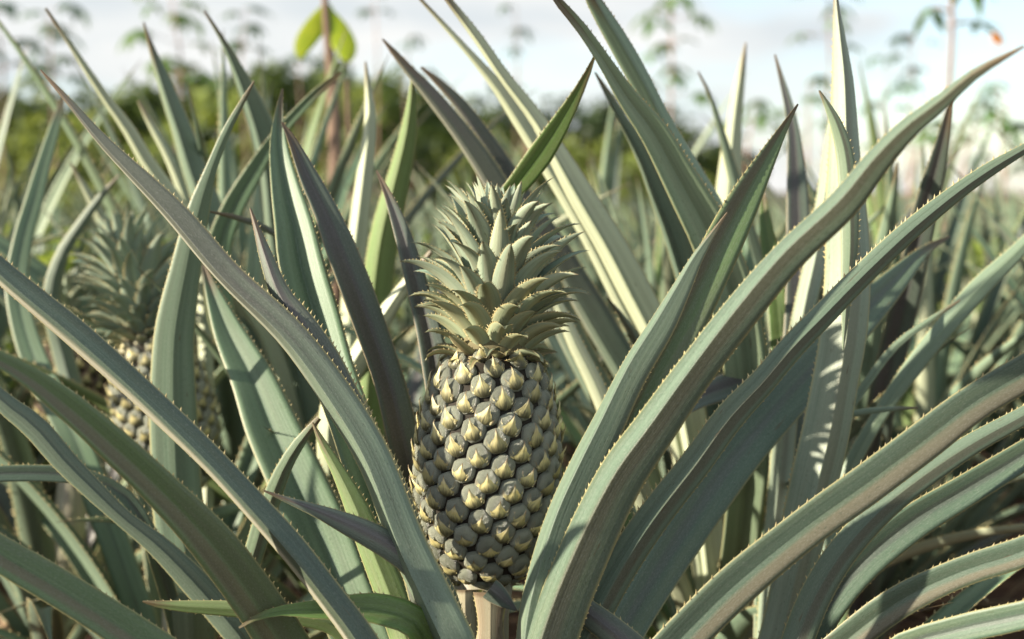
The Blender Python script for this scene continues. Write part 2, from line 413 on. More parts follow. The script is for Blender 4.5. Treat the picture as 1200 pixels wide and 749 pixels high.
def new_plant(x, y, label, group=None):
    e = bpy.data.objects.new('pineapple_plant', None); COL.objects.link(e)
    e.location = (x, y, 0); e.empty_display_size = .1
    return tag(e, label, 'pineapple plant', group)


SEED = [0]
def traced(plant, pts, d0, d1, mat='green', face=-1, roll=0, fold=.45, ext=True, lab=None, step=.0056, ln=.0022, dm=None, zb=None, segs=None, twist=0):
    """pts tip first: (photo x, photo y, blade width in photo px); d0 depth where it leaves the stem side, d1 depth at tip"""
    SEED[0] += 1; sd = SEED[0]
    rr = random.Random(sd * 77)
    pts = pts[::-1]
    tot = [0]
    for a, b in zip(pts, pts[1:]): tot.append(tot[-1] + math.dist(a[:2], b[:2]))
    raw = []
    for (x, y, wd), s in zip(pts, tot):
        t = s / tot[-1]
        d = d0 + (d1 - d0) * t
        if dm is not None: d += 4 * (dm - (d0 + d1) / 2) * t * (1 - t)
        p = px(x, y, d)
        raw.append((p.x, p.y, p.z, wd * d / 1500 / 2))
    first = Vector(raw[0][:3])
    if ext:
        base = Vector((plant.location.x, plant.location.y, 0))
        out_ = Vector((first.x - base.x, first.y - base.y, 0))
        if out_.length > 1e-4: out_.normalize()
        bz = zb if zb is not None else rr.uniform(.06, .16)
        bz = min(bz, first.z - .05)
        b = base + out_ * .018 + Vector((0, 0, max(.02, bz)))
        if (b - first).length > .1:
            t1 = (first - Vector(raw[1][:3])).normalized()
            mid = (first * .55 + b * .45) + t1 * (first - b).length * .12
            raw = [(b.x, b.y, b.z, raw[0][3] * 1.1), (mid.x, mid.y, mid.z, raw[0][3] * 1.02)] + raw
        else:
            raw = [(b.x, b.y, b.z, raw[0][3])] + raw
    C = catmull(raw, segs or max(26, int(len(raw) * 4.5)))
    P = [Vector(c[:3]) for c in C]
    hw = [max(.0002, c[3]) for c in C]
    T = frames(P)
    Wv, Nv, fo = [], [], []
    n = len(P)
    for i in range(n):
        V = (P[i] - CAM).normalized()
        S = V.cross(T[i]).normalized()
        N0 = S.cross(T[i]).normalized()
        if N0.dot(-V) < 0: N0 = -N0
        r = R(roll + twist * (i / n - .5)) + .05 * math.sin(i * .21 + sd)
        Wd = S * math.cos(r) + N0 * math.sin(r)
        Nn = N0 * math.cos(r) - S * math.sin(r)
        Wv.append(Wd); Nv.append(Nn * face)
        hw[i] = hw[i] / max(.45, math.cos(r))
        fo.append(fold * (1 - .35 * i / n))
    o0 = plant.location
    Pl = [p - o0 for p in P]
    vs, fs, mi, uvs = leaf_mesh('leaf', Pl, hw, Wv, Nv, fo, seed=(sd * .618) % 1, wav=.012)
    me = mesh('leaf', vs, fs, mi, uvs)
    o = link('leaf', me, plant, (AD[mat], AB[mat], M_SPINE))
    if lab: o['label'] = lab
    sv, sf = spine_geo(Pl, hw, Wv, Nv, fo, step, ln, rr, major=(1 if pts[-1][0] < pts[0][0] else -1))
    if sv:
        so_ = link('spines', mesh('spines', sv, sf, smooth=False), o, (M_SPINE,), kind='stuff')
    return o


def ros_leaf(az, L_, e0, bend, wmax, twist=0, seed=0, segs=18, cross=2, fold=.6, z0=.06, r0=.015, spines=True, sway=0):
    """a rosette leaf about the local origin; returns vs, fs, mi, uvs"""
    rr = random.Random(int(seed * 9173) + 5)
    P, hw = [], []
    p = Vector((math.cos(az) * r0, math.sin(az) * r0, z0))
    a = az
    for i in range(segs + 1):
        t = i / segs
        e = e0 - bend * (t ** 1.4)
        P.append(p.copy())
        wv = wmax * (.72 + .28 * math.sin(min(1, t / .3) * math.pi / 2)) * (1 - max(0, (t - .3) / .7) ** 1.7)
        hw.append(max(.0003, wv))
        a = az + sway * t * t
        d = Vector((math.cos(a) * math.cos(e), math.sin(a) * math.cos(e), math.sin(e)))
        p = p + d * (L_ / segs)
    T = frames(P)
    Wv, Nv = [], []
    for i in range(segs + 1):
        t = i / segs
        W0 = Vector((-math.sin(az), math.cos(az), 0))
        Nn = T[i].cross(W0).normalized() * -1
        if Nn.z < 0 and abs(e0) < 1.4: Nn = Nn
        W0 = Nn.cross(T[i]).normalized() * 1
        r = twist * t
        Wd = W0 * math.cos(r) + Nn * math.sin(r)
        N2 = Nn * math.cos(r) - W0 * math.sin(r)
        # upper side faces the axis
        if N2.dot(Vector((-math.cos(az), -math.sin(az), .6))) < 0: N2 = -N2
        Wv.append(Wd); Nv.append(N2)
    fo = [fold] * (segs + 1)
    vs, fs, mi, uvs = leaf_mesh('leaf', P, hw, Wv, Nv, fo, cross=cross, seed=seed)
    if spines:
        sv, sf = spine_geo(P, hw, Wv, Nv, fo, .011, .0042, rr, .1)
        k = len(vs); vs += sv; uvs += [(0, 0)] * len(sv)
        fs += [tuple(q + k for q in f) for f in sf]; mi += [2] * len(sf)
    return vs, fs, mi, uvs


KINDS = ['green'] * 6 + ['teal'] * 3 + ['purple'] * 3 + ['olive'] * 3 + ['pale'] * 3 + ['fresh'] * 1
def ros_params(rr, k, n, scale=1.0):
    t = k / n                                   # 0 innermost .. 1 outermost
    az = k * 2.39996 + rr.uniform(-.25, .25)
    L_ = (.62 + .30 * math.sin(math.pi * min(1, .25 + t * .75))) * rr.uniform(.82, 1.08) * scale
    e0 = R(86 - 44 * t + rr.uniform(-6, 6))
    bend = R(18 + 40 * t + rr.uniform(-10, 16))
    wm = .019 * rr.uniform(.85, 1.15)
    return dict(az=az, L_=L_, e0=e0, bend=bend, wmax=wm, twist=rr.uniform(-.9, .9), sway=rr.uniform(-.35, .35), seed=rr.random(), z0=.04 + .12 * (1 - t))


def fill_leaves(plant, n, seed, scale=1.0, sel=None, segs=18, mats=None):
    rr = random.Random(seed)
    for k in range(n):
        p = ros_params(rr, k, n, scale)
        kd = rr.choice(mats or KINDS)
        if k > n * .84 and rr.random() < .6: kd = 'dry'; p['e0'] *= .45
        if sel and not sel(p, k / n): continue
        vs, fs, mi, uvs = ros_leaf(segs=segs, **p)
        link('leaf', mesh('leaf', vs, fs, mi, uvs), plant, (AD[kd], AB[kd], M_SPINE))


# ------------------------------------------------------------------ fruit
def eye_mesh(seed):
    rr = random.Random(seed)
    vs, fs, uvs = [], [], []
    seg = 18; rings = [(1.0, -.30), (.985, .04), (.92, .24), (.78, .40), (.58, .50), (.34, .55), (.13, .53)]
    for r, z in rings:
        for k in range(seg):
            a = 2 * math.pi * k / seg
            # rounded hexagon following the lattice of the spirals
            hx = 1 / max(abs(math.cos((a - .30) % (math.pi / 3) - math.pi / 6)), .1)
            q = r * (1 + .55 * (hx - 1.05)) * (1 + .02 * math.sin(5 * a + seed))
            zz = z + .035 * math.sin(7 * a + seed * 2) * (r > .3) * (r < .95) + .05 * math.sin(a) * r
            vs.append(Vector((q * math.cos(a), q * math.sin(a), zz)))
    n = len(rings)
    for i in range(n - 1):
        for k in range(seg):
            a, b = i * seg + k, i * seg + (k + 1) % seg
            fs.append((a, b, b + seg, a + seg))
    fs.append(tuple((n - 1) * seg + k for k in range(seg)))
    return mesh('eye', vs, fs)


def dome(x, y):
    r = min(.995, math.hypot(x, y))
    return .56 * (1 - r ** 2.2) ** .55


def bract_mesh(seed, length=1.0, curl=1.0):
    """a dry pointed bract hugging the lower half of the eye; its point reaches up over it; z is outwards"""
    rr = random.Random(seed)
    vs, fs, mi, uvs = [], [], [], []
    rows, cols = 15, 9
    cx = rr.uniform(-.18, .18); ph = rr.uniform(0, 6)
    y0, y1 = -1.0, .10 + .50 * length
    for i in range(rows):
        t = i / (rows - 1)
        y = y0 + (y1 - y0) * t
        if y < -.42: wd = math.sqrt(max(0, 1 - y * y)) * .93 + .05
        else:
            q = max(0, (y1 - y) / (y1 + .42)); wd = .74 * q ** (2.2) + .08 * q + .004 + .008
        lift = curl * 1.0 * max(0, t - .50) ** 1.15
        for j in range(cols):
            sx_ = (j / (cols - 1)) * 2 - 1
            e = 1 + (rr.uniform(-.16, .10) if abs(sx_) > .9 and .2 < t < .9 else 0)
            x = sx_ * wd * e + cx * max(0, t - .3) ** 1.5
            z = dome(x, y) * (1 if t < .6 else 1 - (t - .6) * .2) + .035 + lift + .10 * math.exp(-(sx_ * 2.2) ** 2) * math.sin(math.pi * min(1, t * .9 + .08)) + .02 * math.sin(sx_ * 11 + ph)
            vs.append(Vector((x, y - .10 * curl * max(0, t - .8) * 4 * t, z))); uvs.append((j / (cols - 1), t))
    for i in range(rows - 1):
        for j in range(cols - 1):
            a = i * cols + j
            fs.append((a, a + 1, a + cols + 1, a + cols)); mi.append(0)
    # dry bristles fraying from both margins, hooking round the eye
    for sgn in (-1, 1):
        for q in range(4):
            t0 = rr.uniform(-.75, -.15); x0 = sgn * rr.uniform(.55, .8)
            ln = rr.uniform(.35, .75); k = len(vs); m_ = 4
            for g in range(m_ + 1):
                u = g / m_; w_ = .06 * (1 - u * .85)
                c = Vector((x0 + sgn * ln * (.55 * u - .12 * u * u), t0 + ln * (.15 * u + .75 * u * u), 0))
                z = dome(c.x, c.y) + .06 + .22 * u * u
                vs += [Vector((c.x, c.y - w_, z)), Vector((c.x, c.y + w_, z + .02))]; uvs += [(.5, .5 + .5 * u)] * 2
            for g in range(m_):
                a = k + g * 2; fs.append((a, a + 2, a + 3, a + 1)); mi.append(0)
    return mesh('bract', vs, fs, mi, uvs)


EYES = [eye_mesh(i) for i in range(4)]
BR = [[bract_mesh(10 + i, 1.15, .9), bract_mesh(20 + i, 1.5, 1.15), bract_mesh(30 + i, 1.9, 1.4)] for i in range(4)]
for m_ in EYES: m_.materials.append(M_EYE)
for g_ in BR:
    for m_ in g_: m_.materials.append(M_BRACT); m_.materials.append(M_BTIP)
EYES_B = [m_.copy() for m_ in EYES]
for m_ in EYES_B: m_.materials[0] = M_EYEB

PROF = [(0, .022), (.03, .032), (.08, .041), (.15, .0485), (.24, .0555), (.35, .0595), (.48, .0608), (.62, .0590), (.75, .0548), (.87, .0485), (.95, .0405), (1, .031)]
def prof(t):
    for (a, ra), (b, rb) in zip(PROF, PROF[1:]):
        if t <= b:
            u = (t - a) / (b - a); return ra + (rb - ra) * u
    return PROF[-1][1]


def make_fruit(plant, base, axis, H, scale, seed, n_eye=168, brown=False, crown=True, crown_len=1.0, phase=0, eyes=True, cm=None):
    rr = random.Random(seed)
    o0 = plant.location
    up = axis.normalized()
    rt = (Vector((1, 0, 0)) - up * up.x).normalized(); fw = up.cross(rt)
    vs, fs = [], []; K, SG = 26, 40
    for i in range(K + 1):
        t = i / K; r = prof(t) * scale * .965
        for k in range(SG):
            a = 2 * math.pi * k / SG
            vs.append(base - o0 + up * (H * t) + (rt * math.cos(a) + fw * math.sin(a)) * r)
    for i in range(K):
        for k in range(SG):
            a, b = i * SG + k, i * SG + (k + 1) % SG
            fs.append((a, b, b + SG, a + SG))
    fs.append(tuple(range(SG))[::-1]); fs.append(tuple(K * SG + k for k in range(SG)))
    fr = link('fruit', mesh('fruit', vs, fs), plant, (M_CORE,))
    # equal-area phyllotaxis
    M = 400; cum = [0]
    for i in range(M):
        t = (i + .5) / M; cum.append(cum[-1] + prof(t) * math.hypot(1, (prof(min(1, t + .01)) - prof(max(0, t - .01))) / (.02 * H)))
    tot = cum[-1]
    area = tot / M * H * 2 * math.pi * scale
    rad = math.sqrt(area / n_eye) * .560
    j = 0
    for i in range(n_eye if eyes else 0):
        tgt = (i + .5) / n_eye * tot
        while cum[j + 1] < tgt: j += 1
        t = (j + (tgt - cum[j]) / (cum[j + 1] - cum[j])) / M
        th = phase - i * R(137.508) + rr.uniform(-.02, .02)
        r = prof(t) * scale
        dr = (prof(min(1, t + .02)) - prof(max(0, t - .02))) / (min(1, t + .02) - max(0, t - .02)) / H * scale
        radial = rt * math.cos(th) + fw * math.sin(th)
        nrm = (radial - up * dr).normalized()
        yv = (up - nrm * up.dot(nrm)).normalized()
        xv = yv.cross(nrm)
        edge = 1 - .26 * max(0, (.10 - t) / .10) - .30 * max(0, (t - .9) / .1)
        s = rad * edge * rr.uniform(.92, 1.02)
        pos = base - o0 + up * (H * t) + radial * (r - .001)
        rot = Matrix((xv, yv, nrm)).transposed().to_4x4()
        loc = Matrix.Translation(pos)
        v = rr.randrange(4)
        e = link('eye', (EYES_B if brown else EYES)[v], fr)
        e.matrix_local = loc @ rot @ Matrix.Rotation(rr.uniform(-.08, .08), 4, 'Z') @ Matrix.Diagonal((s * 1.0, s * 1.0, s * rr.uniform(.62, .8), 1))
        lv = 0 if t < .30 else (1 if t < .6 else 2)
        if rr.random() < .25: lv = min(2, lv + 1)
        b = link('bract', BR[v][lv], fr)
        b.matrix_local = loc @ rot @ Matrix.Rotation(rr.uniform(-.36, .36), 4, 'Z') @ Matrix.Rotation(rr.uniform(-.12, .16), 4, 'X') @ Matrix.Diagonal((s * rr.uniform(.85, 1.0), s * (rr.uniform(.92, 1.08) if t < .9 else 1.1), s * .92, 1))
    if not crown: return fr
    # crown
    ctop = base + up * H
    # the crown's own short stem
    vs, fs = [], []
    cp = [(-.012, .030), (.0, .031), (.02, .024), (.05, .020), (.09, .013), (.12, .006), (.13, .001)]
    for z, r in cp:
        for k in range(16):
            a = 2 * math.pi * k / 16
            vs.append(ctop - o0 + up * (z * crown_len * scale) + (rt * math.cos(a) + fw * math.sin(a)) * r * scale)
    for i in range(len(cp) - 1):
        for k in range(16):
            a, b = i * 16 + k, i * 16 + (k + 1) % 16
            fs.append((a, b, b + 16, a + 16))
    cr_ = link('crown', mesh('crown', vs, fs), plant, (M_CROWN_BASE,))
    NC = 146
    frame = Matrix((rt, fw, up)).transposed()
    for i in range(NC):
        t = i / (NC - 1)
        az = phase - i * R(137.508) + rr.uniform(-.1, .1)
        zc = (-.010 + .104 * t ** 1.4) * crown_len * scale
        rc = (.030 - .022 * t ** .8) * scale
        Ln = (.017 + .061 * min(1, t / .5) ** .8) * scale * rr.uniform(.82, 1.15) * crown_len
        if t > .8: Ln *= 1 - (t - .8) * 2.6
        e0 = R((30 if t > .15 else 14) + 52 * t ** .75 + rr.uniform(-5, 5))
        bend = R(66 - 38 * t + rr.uniform(-18, 24)) if t < .86 else R(8)
        if t < .12: bend = R(rr.uniform(-30, 90))
        wm = (.0048 + .0060 * min(1, t / .3)) * scale * rr.uniform(.9, 1.12) * (1 - .3 * max(0, t - .75) / .25)
        vs, fs, mi, uvs = crown_leaf(az, Ln, e0, bend, wm, zc, rc, rr)
        vs = [frame @ v + (ctop - o0) for v in vs]
        k = 0 if t < .12 else (1 if t < .42 else 2)
        link('crown_leaf', mesh('crown_leaf', vs, fs, mi, uvs), cr_, (cm or CROWN_M)[k])
    return fr


def crown_leaf(az, Ln, e0, bend, wm, z0, r0, rr):
    segs = 12
    P, hw = [], []
    p = Vector((math.cos(az) * r0, math.sin(az) * r0, z0))
    for i in range(segs + 1):
        t = i / segs
        e = e0 - bend * t ** 1.5 + (.0 if t < .8 else -(t - .8) * 1.0)
        P.append(p.copy())
        hw.append(max(.00015, wm * (.88 + .12 * math.sin(min(1, t / .3) * math.pi / 2)) * (1 - max(0, (t - .30) / .70) ** 1.8)))
        p = p + Vector((math.cos(az) * math.cos(e), math.sin(az) * math.cos(e), math.sin(e))) * (Ln / segs)
    T = frames(P); Wv, Nv = [], []
    tw = rr.uniform(-.7, .7)
    for i in range(segs + 1):
        W0 = Vector((-math.sin(az), math.cos(az), 0))
        Nn = W0.cross(T[i]).normalized()
        if Nn.dot(Vector((-math.cos(az), -math.sin(az), .8))) < 0: Nn = -Nn
        r = tw * i / segs
        Wv.append(W0 * math.cos(r) + Nn * math.sin(r)); Nv.append(Nn * math.cos(r) - W0 * math.sin(r))
    fo = [.5] * (segs + 1)
    vs, fs, mi, uvs = leaf_mesh('crown_leaf', P, hw, Wv, Nv, fo, thick=.0013, cross=2, seed=rr.random())
    sv, sf = spine_geo(P, hw, Wv, Nv, fo, .0034, .0024, rr, .004)
    k = len(vs); vs += sv; uvs += [(0, 0)] * len(sv)
    fs += [tuple(q + k for q in f) for f in sf]; mi += [2] * len(sf)
    return vs, fs, mi, uvs


CR1 = leaf_mat('crown_leaf_upper', (.15, .225, .16), (.20, .27, .20), (.22, .27, .19), edge=(.42, .34, .16))
CR2 = leaf_mat('crown_leaf_under', (.24, .31, .215), (.31, .37, .27), (.30, .33, .23), edge=(.42, .34, .16), rough=.5)
CB1 = leaf_mat('crown_base_leaf_upper', (.15, .15, .07), (.24, .24, .11), (.22, .16, .08), edge=(.36, .18, .09))
CB2 = leaf_mat('crown_base_leaf_under', (.20, .21, .11), (.32, .33, .17), (.28, .22, .12), edge=(.38, .20, .10))
CM1 = leaf_mat('crown_mid_leaf_upper', (.15, .18, .11), (.21, .24, .15), (.24, .23, .13), edge=(.46, .35, .15))
CM2 = leaf_mat('crown_mid_leaf_under', (.24, .29, .175), (.32, .36, .23), (.32, .32, .18), edge=(.46, .35, .15), rough=.5)
CROWN_M = [(CB1, CB2, M_SPINE), (CM1, CM2, M_SPINE), (CR1, CR2, M_SPINE)]
CROWN_G = (leaf_mat('crown_leaf_dark_upper', (.10, .17, .12), (.13, .20, .15), (.15, .20, .15)), leaf_mat('crown_leaf_dark_under', (.20, .27, .20), (.26, .32, .25), (.24, .30, .22)), M_SPINE)
M_CROWN_BASE = simple_mat('crown_stem', (.07, .06, .03), (.16, .14, .07), 60, .8, .3)


# ------------------------------------------------------------------ ground
def grid_sheet(name, x0, x1, y0, y1, nx, ny, fz, m):
    vs = [(x0 + (x1 - x0) * i / nx, y0 + (y1 - y0) * j / ny, 0) for j in range(ny + 1) for i in range(nx + 1)]
    vs = [(a, b, fz(a, b)) for a, b, c in vs]
    fs = [(j * (nx + 1) + i, j * (nx + 1) + i + 1, (j + 1) * (nx + 1) + i + 1, (j + 1) * (nx + 1) + i) for j in range(ny) for i in range(nx)]
    return link(name, mesh(name, vs, fs), None, (m,), 'structure')

grid_sheet('ground', -600, 600, -40, 1200, 20, 20, lambda a, b: -.02, M_SOIL)
grid_sheet('field_soil', -4, 4, -1.5, 6, 130, 120, lambda a, b: .012 * mnoise.noise(Vector((a * 9, b * 9, 0))) + .02 * mnoise.noise(Vector((a * 2.5, b * 2.5, 3))), M_SOIL)

# ------------------------------------------------------------------ the main plant
bx = px(563, 690, 1.08)
main = new_plant(bx.x, bx.y, 'nearest pineapple plant, in sharp focus, its whole fruit standing amid long spiny leaves')
fb = px(565, 681, 1.08); ft = px(578, 413, 1.08)
axis = (ft - fb); Hf = axis.length * 1.0
make_fruit(main, fb, axis, Hf, .99, 5, n_eye=188, phase=R(-90), crown_len=1.06)

# peduncle with its bracts
def tube(name, pts, parent, mats, seg=14, squash=1.0):
    vs, fs, uvs = [], [], []
    P = [Vector(p[:3]) for p in pts]; T = frames(P); v = 0
    for i, p in enumerate(P):
        if i: v += (P[i] - P[i - 1]).length
        A = T[i].cross(Vector((0, 1, .01))).normalized(); B = T[i].cross(A)
        for k in range(seg):
            a = 2 * math.pi * k / seg
            vs.append(p + (A * math.cos(a) + B * math.sin(a) * squash) * pts[i][3]); uvs.append((k / seg, v))
    for i in range(len(P) - 1):
        for k in range(seg):
            a, b = i * seg + k, i * seg + (k + 1) % seg
            fs.append((a, b, b + seg, a + seg))
    fs.append(tuple(range(seg))[::-1]); fs.append(tuple((len(P) - 1) * seg + k for k in range(seg)))
    return link(name, mesh(name, vs, fs, None, uvs), parent, mats)

o0 = main.location
a_ = fb - o0
tube('stem', [(0, 0, .03, .03), (a_.x * .3, a_.y * .3, .15, .025), (a_.x * .9, a_.y, a_.z - .09, .0225), (a_.x, a_.y, a_.z - .03, .0225), (a_.x, a_.y, a_.z + .012, .028)], main, (M_STEM,))

def stem_bract(x0, y0, w0, x1, y1, d, mat, tipw=1.5):
    """a blade clasping the stem: from x0,y0 up to its point x1,y1"""
    pts = [(x1, y1, tipw), (x1 * .6 + x0 * .4, y1 * .6 + y0 * .4, w0 * .62), (x1 * .25 + x0 * .75, y1 * .25 + y0 * .75, w0 * .95), (x0, y0, w0)]
    return traced(main, pts, d, d, mat, face=1, fold=-.35, ext=False, step=.004, ln=.0018)
stem_bract(546, 800, 50, 545, 692, 1.046, 'husk', 40)
stem_bract(579, 810, 36, 580, 690, 1.060, 'husk', 18)
stem_bract(574, 690, 26, 606, 716, 1.03, 'purple')
stem_bract(574, 800, 48, 575, 695, 1.038, 'husk', 42)

m = main
T_ = traced
# left-hand leaves
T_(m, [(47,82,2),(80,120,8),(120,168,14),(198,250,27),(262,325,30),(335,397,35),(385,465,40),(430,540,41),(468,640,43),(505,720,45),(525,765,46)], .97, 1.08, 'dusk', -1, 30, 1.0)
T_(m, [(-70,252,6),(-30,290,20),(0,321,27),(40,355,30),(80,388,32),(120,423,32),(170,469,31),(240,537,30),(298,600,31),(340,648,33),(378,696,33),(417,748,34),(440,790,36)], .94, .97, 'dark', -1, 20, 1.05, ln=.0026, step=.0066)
T_(m, [(-70,386,6),(-20,412,16),(28,438,24),(74,472,33),(124,515,38),(180,567,42),(240,628,50),(285,685,54),(325,745,56),(350,790,58)], 1.0, .80, 'olive', 1, -12, .32)
T_(m, [(-110,580,6),(-30,628,30),(0,650,40),(60,685,42),(120,722,44),(165,752,46),(230,800,48)], .93, .88, 'olive', 1, -15, .35, ln=.0024)
T_(m, [(330,143,2),(340,160,9),(361,207,22),(380,246,28),(399,294,36),(430,377,37),(455,450,36),(472,520,38),(490,590,40),(505,680,42),(520,760,42)], 1.14, 1.12, 'purple', 1, -18, .38)
T_(m, [(331,104,2),(327,130,9),(326,170,20),(333,215,32),(344,265,44),(352,310,52),(368,370,54),(385,430,52),(410,500,50),(440,600,46),(470,700,44)], 1.07, 1.20, 'green', 1, -6, .95)
T_(m, [(293,244,2),(303,275,10),(311,300,16),(328,345,24),(350,378,33),(375,420,40),(398,465,42),(425,515,42),(455,575,42),(480,640,40),(500,710,40)], .995, 1.05, 'purple', -1, 12, .5, ln=.003, step=.005)
T_(m, [(309,575,2),(340,587,8),(375,600,16),(410,615,26),(445,632,32),(480,655,34),(520,700,34)], 1.0, .98, 'purple', -1, -10, .3, ln=.002, step=.004)
T_(m, [(238,310,4),(250,345,18),(268,390,34),(296,445,50),(318,500,60),(345,560,66),(380,640,68),(410,720,68)], 1.16, 1.28, 'green', 1, -5, .55)
T_(m, [(366,495,2),(378,520,10),(395,550,16),(415,590,26),(435,640,34),(455,690,38),(475,745,40),(490,790,40)], 1.02, 1.06, 'fresh', -1, 10, .4)
T_(m, [(374,490,6),(350,520,14),(332,550,18),(318,585,22),(300,640,24),(290,700,24)], 1.15, 1.1, 'olive', -1, 0, .3)
T_(m, [(167,705,2),(185,708,8),(220,711,14),(260,713,18),(300,716,20),(340,720,22),(400,740,24)], 1.04, 1.02, 'fresh', -1, 10, .3, ext=True)
T_(m, [(280,736,2),(300,724,7),(330,716,12),(370,715,22),(410,713,30),(450,716,36),(490,735,36)], .985, .955, 'fresh', 1, -20, .25)
T_(m, [(441,200,2),(452,222,8),(465,255,16),(478,295,22),(490,340,26),(503,390,30),(512,440,32),(525,520,34),(540,620,34)], 1.12, 1.16, 'purple', 1, -5, .45)
T_(m, [(660,700,10),(668,705,24),(680,712,30),(715,738,34),(760,775,34)], .975, 1.0, 'purple', -1, 0, .3, ext=False)
# right-hand leaves
T_(m, [(1200,54,3),(1140,87,13),(1100,120,19),(1062,149,25),(1025,187,31),(985,236,36),(920,297,39),(860,368,43),(805,440,46),(762,500,50),(724,552,56),(695,605,58),(665,670,60),(640,735,62),(625,790,64)], .965, .76, 'sage', -1, 18, 1.0, dm=.90)
T_(m, [(852,249,2),(838,268,6),(815,300,14),(795,335,22),(770,378,30),(742,422,34),(727,450,35),(705,495,38),(680,545,42),(655,600,46),(635,660,50),(620,720,54),(612,790,56)], .985, .98, 'teal', -1, 28, 1.1)
T_(m, [(935,122,2),(918,150,10),(895,190,24),(873,230,36),(850,275,44),(828,320,48),(800,375,50),(770,430,52),(735,500,54),(700,580,56),(670,660,56),(645,750,56)], 1.02, 1.07, 'olive', 1, -22, .38)
T_(m, [(1310,100,2),(1250,146,8),(1200,175,12),(1160,199,17),(1120,227,20),(1072,266,24),(1040,295,26),(1002,332,27),(966,369,28),(928,408,30),(895,447,31),(855,490,35),(815,545,37),(772,600,38),(741,645,40),(704,710,40),(680,770,42)], 1.0, 1.03, 'sage', -1, -12, .4, ln=.003, step=.0055)
T_(m, [(1113,277,2),(1085,293,12),(1055,322,26),(1020,358,40),(985,395,46),(950,432,52),(915,470,54),(880,510,56),(845,555,56),(805,615,54),(770,670,50),(735,730,48),(710,780,48)], 1.05, 1.33, 'teal', 1, -8, .42)
T_(m, [(1400,300,4),(1270,392,32),(1200,436,42),(1140,472,42),(1080,518,46),(1012,569,46),(950,613,46),(867,680,49),(810,735,50),(770,780,50)], .96, .95, 'sage', 1, -14, .30, ln=.0026, step=.0068)
T_(m, [(950,415,10),(890,438,28),(850,454,30),(815,468,26),(780,490,24),(740,540,24)], 1.15, 1.32, 'purple', 1, 10, .3)

# ------------------------------------------------------------------ close neighbour on the right
q = px(890, 820, 1.22)
right = new_plant(q.x, q.y, 'pineapple plant right of the sharp fruit, its tall pale leaf leaving the picture top')
T_(right, [(979,-30,1),(980,0,6),(984,40,14),(989,90,24),(991,140,31),(992,200,40),(994,262,50),(996,300,53),(995,350,54),(991,400,54),(983,450,54),(972,510,55),(957,570,56),(940,640,52),(922,720,46),(905,790,44)], 1.13, 1.15, 'silver', -1, -10, .95)
T_(right, [(960,106,2),(970,124,8),(981,148,15),(990,180,20),(995,230,22),(996,290,20),(992,350,12),(988,410,1.5)], 1.07, 1.075, 'olive', -1, -10, .25, ext=False)
T_(right, [(1340,400,3),(1290,435,13),(1200,487,22),(1140,520,25),(1080,560,29),(1030,600,32),(985,650,35),(955,700,37),(935,750,37),(920,800,37)], 1.02, 1.03, 'sage', -1, 0, .3)
T_(right, [(1360,420,3),(1290,470,20),(1200,532,32),(1130,574,37),(1067,612,40),(1010,660,40),(965,715,39),(945,760,37),(930,800,37)], 1.07, 1.05, 'teal', 1, -12, .5)
T_(right, [(1400,560,5),(1300,600,25),(1200,645,34),(1130,668,34),(1060,700,37),(1010,735,37),(960,780,37)], 1.02, .92, 'sage', 1, -10, .4)
T_(right, [(1380,680,5),(1300,692,25),(1200,720,32),(1120,738,32),(1050,762,30)], .98, .86, 'teal', 1, -8, .3)
T_(right, [(1260,222,4),(1195,292,18),(1150,335,24),(1110,380,24),(1070,430,22),(1035,480,18),(1000,540,18),(985,580,18)], 1.3, 1.3, 'green', -1, 0, .25)
T_(right, [(1125,352,2),(1090,375,7),(1050,405,9),(1015,450,10),(985,500,10),(970,560,10)], 1.25, 1.25, 'green', -1, 0, .25)
T_(right, [(1076,478,2),(1045,479,6),(1010,483,8),(980,492,8),(950,530,10)], 1.2, 1.2, 'green', -1, 0, .25)
T_(right, [(985,85,3),(979,120,10),(975,160,16),(968,220,20),(958,290,24),(945,350,26),(935,400,26),(925,450,26)], 1.27, 1.35, 'silver', -1, 6, .7)
T_(right, [(893,215,3),(897,260,14),(905,310,22),(912,370,24),(915,430,24),(915,500,24)], 1.35, 1.4, 'fresh', 1, 0, .3)
T_(right, [(866,250,3),(874,300,14),(884,360,20),(892,430,20),(895,500,20)], 1.4, 1.45, 'green', 1, 0, .3)
T_(right, [(908,64,2),(915,90,6),(923,120,10),(929,152,14),(932,190,20),(934,232,25),(935,280,28),(935,350,30),(930,430,30),(925,520,30)], 1.32, 1.42, 'purple', 1, -15, .3)

# behind, between the fruit and the right neighbour
q = px(830, 700, 1.62)
mid = new_plant(q.x, q.y, 'pineapple plant behind the crown, its long leaves leaning up to the left across the sky')
T_(mid, [(645,-10,7),(655,3,10),(680,32,13),(705,68,16),(735,115,24),(765,155,34),(790,200,40),(812,240,46),(830,275,50),(850,330,54),(865,390,54),(875,470,50),(875,560,46)], 1.3, 1.1, 'pale', 1, -12, .45)
T_(mid, [(675,-40,6),(697,2,18),(725,48,24),(750,92,25),(775,140,24),(805,190,24),(838,245,24),(860,300,22),(880,380,22)], 1.35, 1.15, 'green', -1, -18, .35)
T_(mid, [(697,85,2),(712,112,8),(732,148,12),(752,185,22),(768,225,28),(785,265,36),(800,310,40),(820,370,44),(835,430,44),(842,520,42)], 1.42, 1.3, 'teal', -1, 26, 1.0)
T_(mid, [(448,46,2),(462,64,8),(480,86,12),(502,112,17),(535,155,22),(565,200,26),(590,245,28),(620,300,30),(650,370,32),(690,450,34),(740,540,36)], 1.45, 1.34, 'dusk', -1, 30, 1.05)
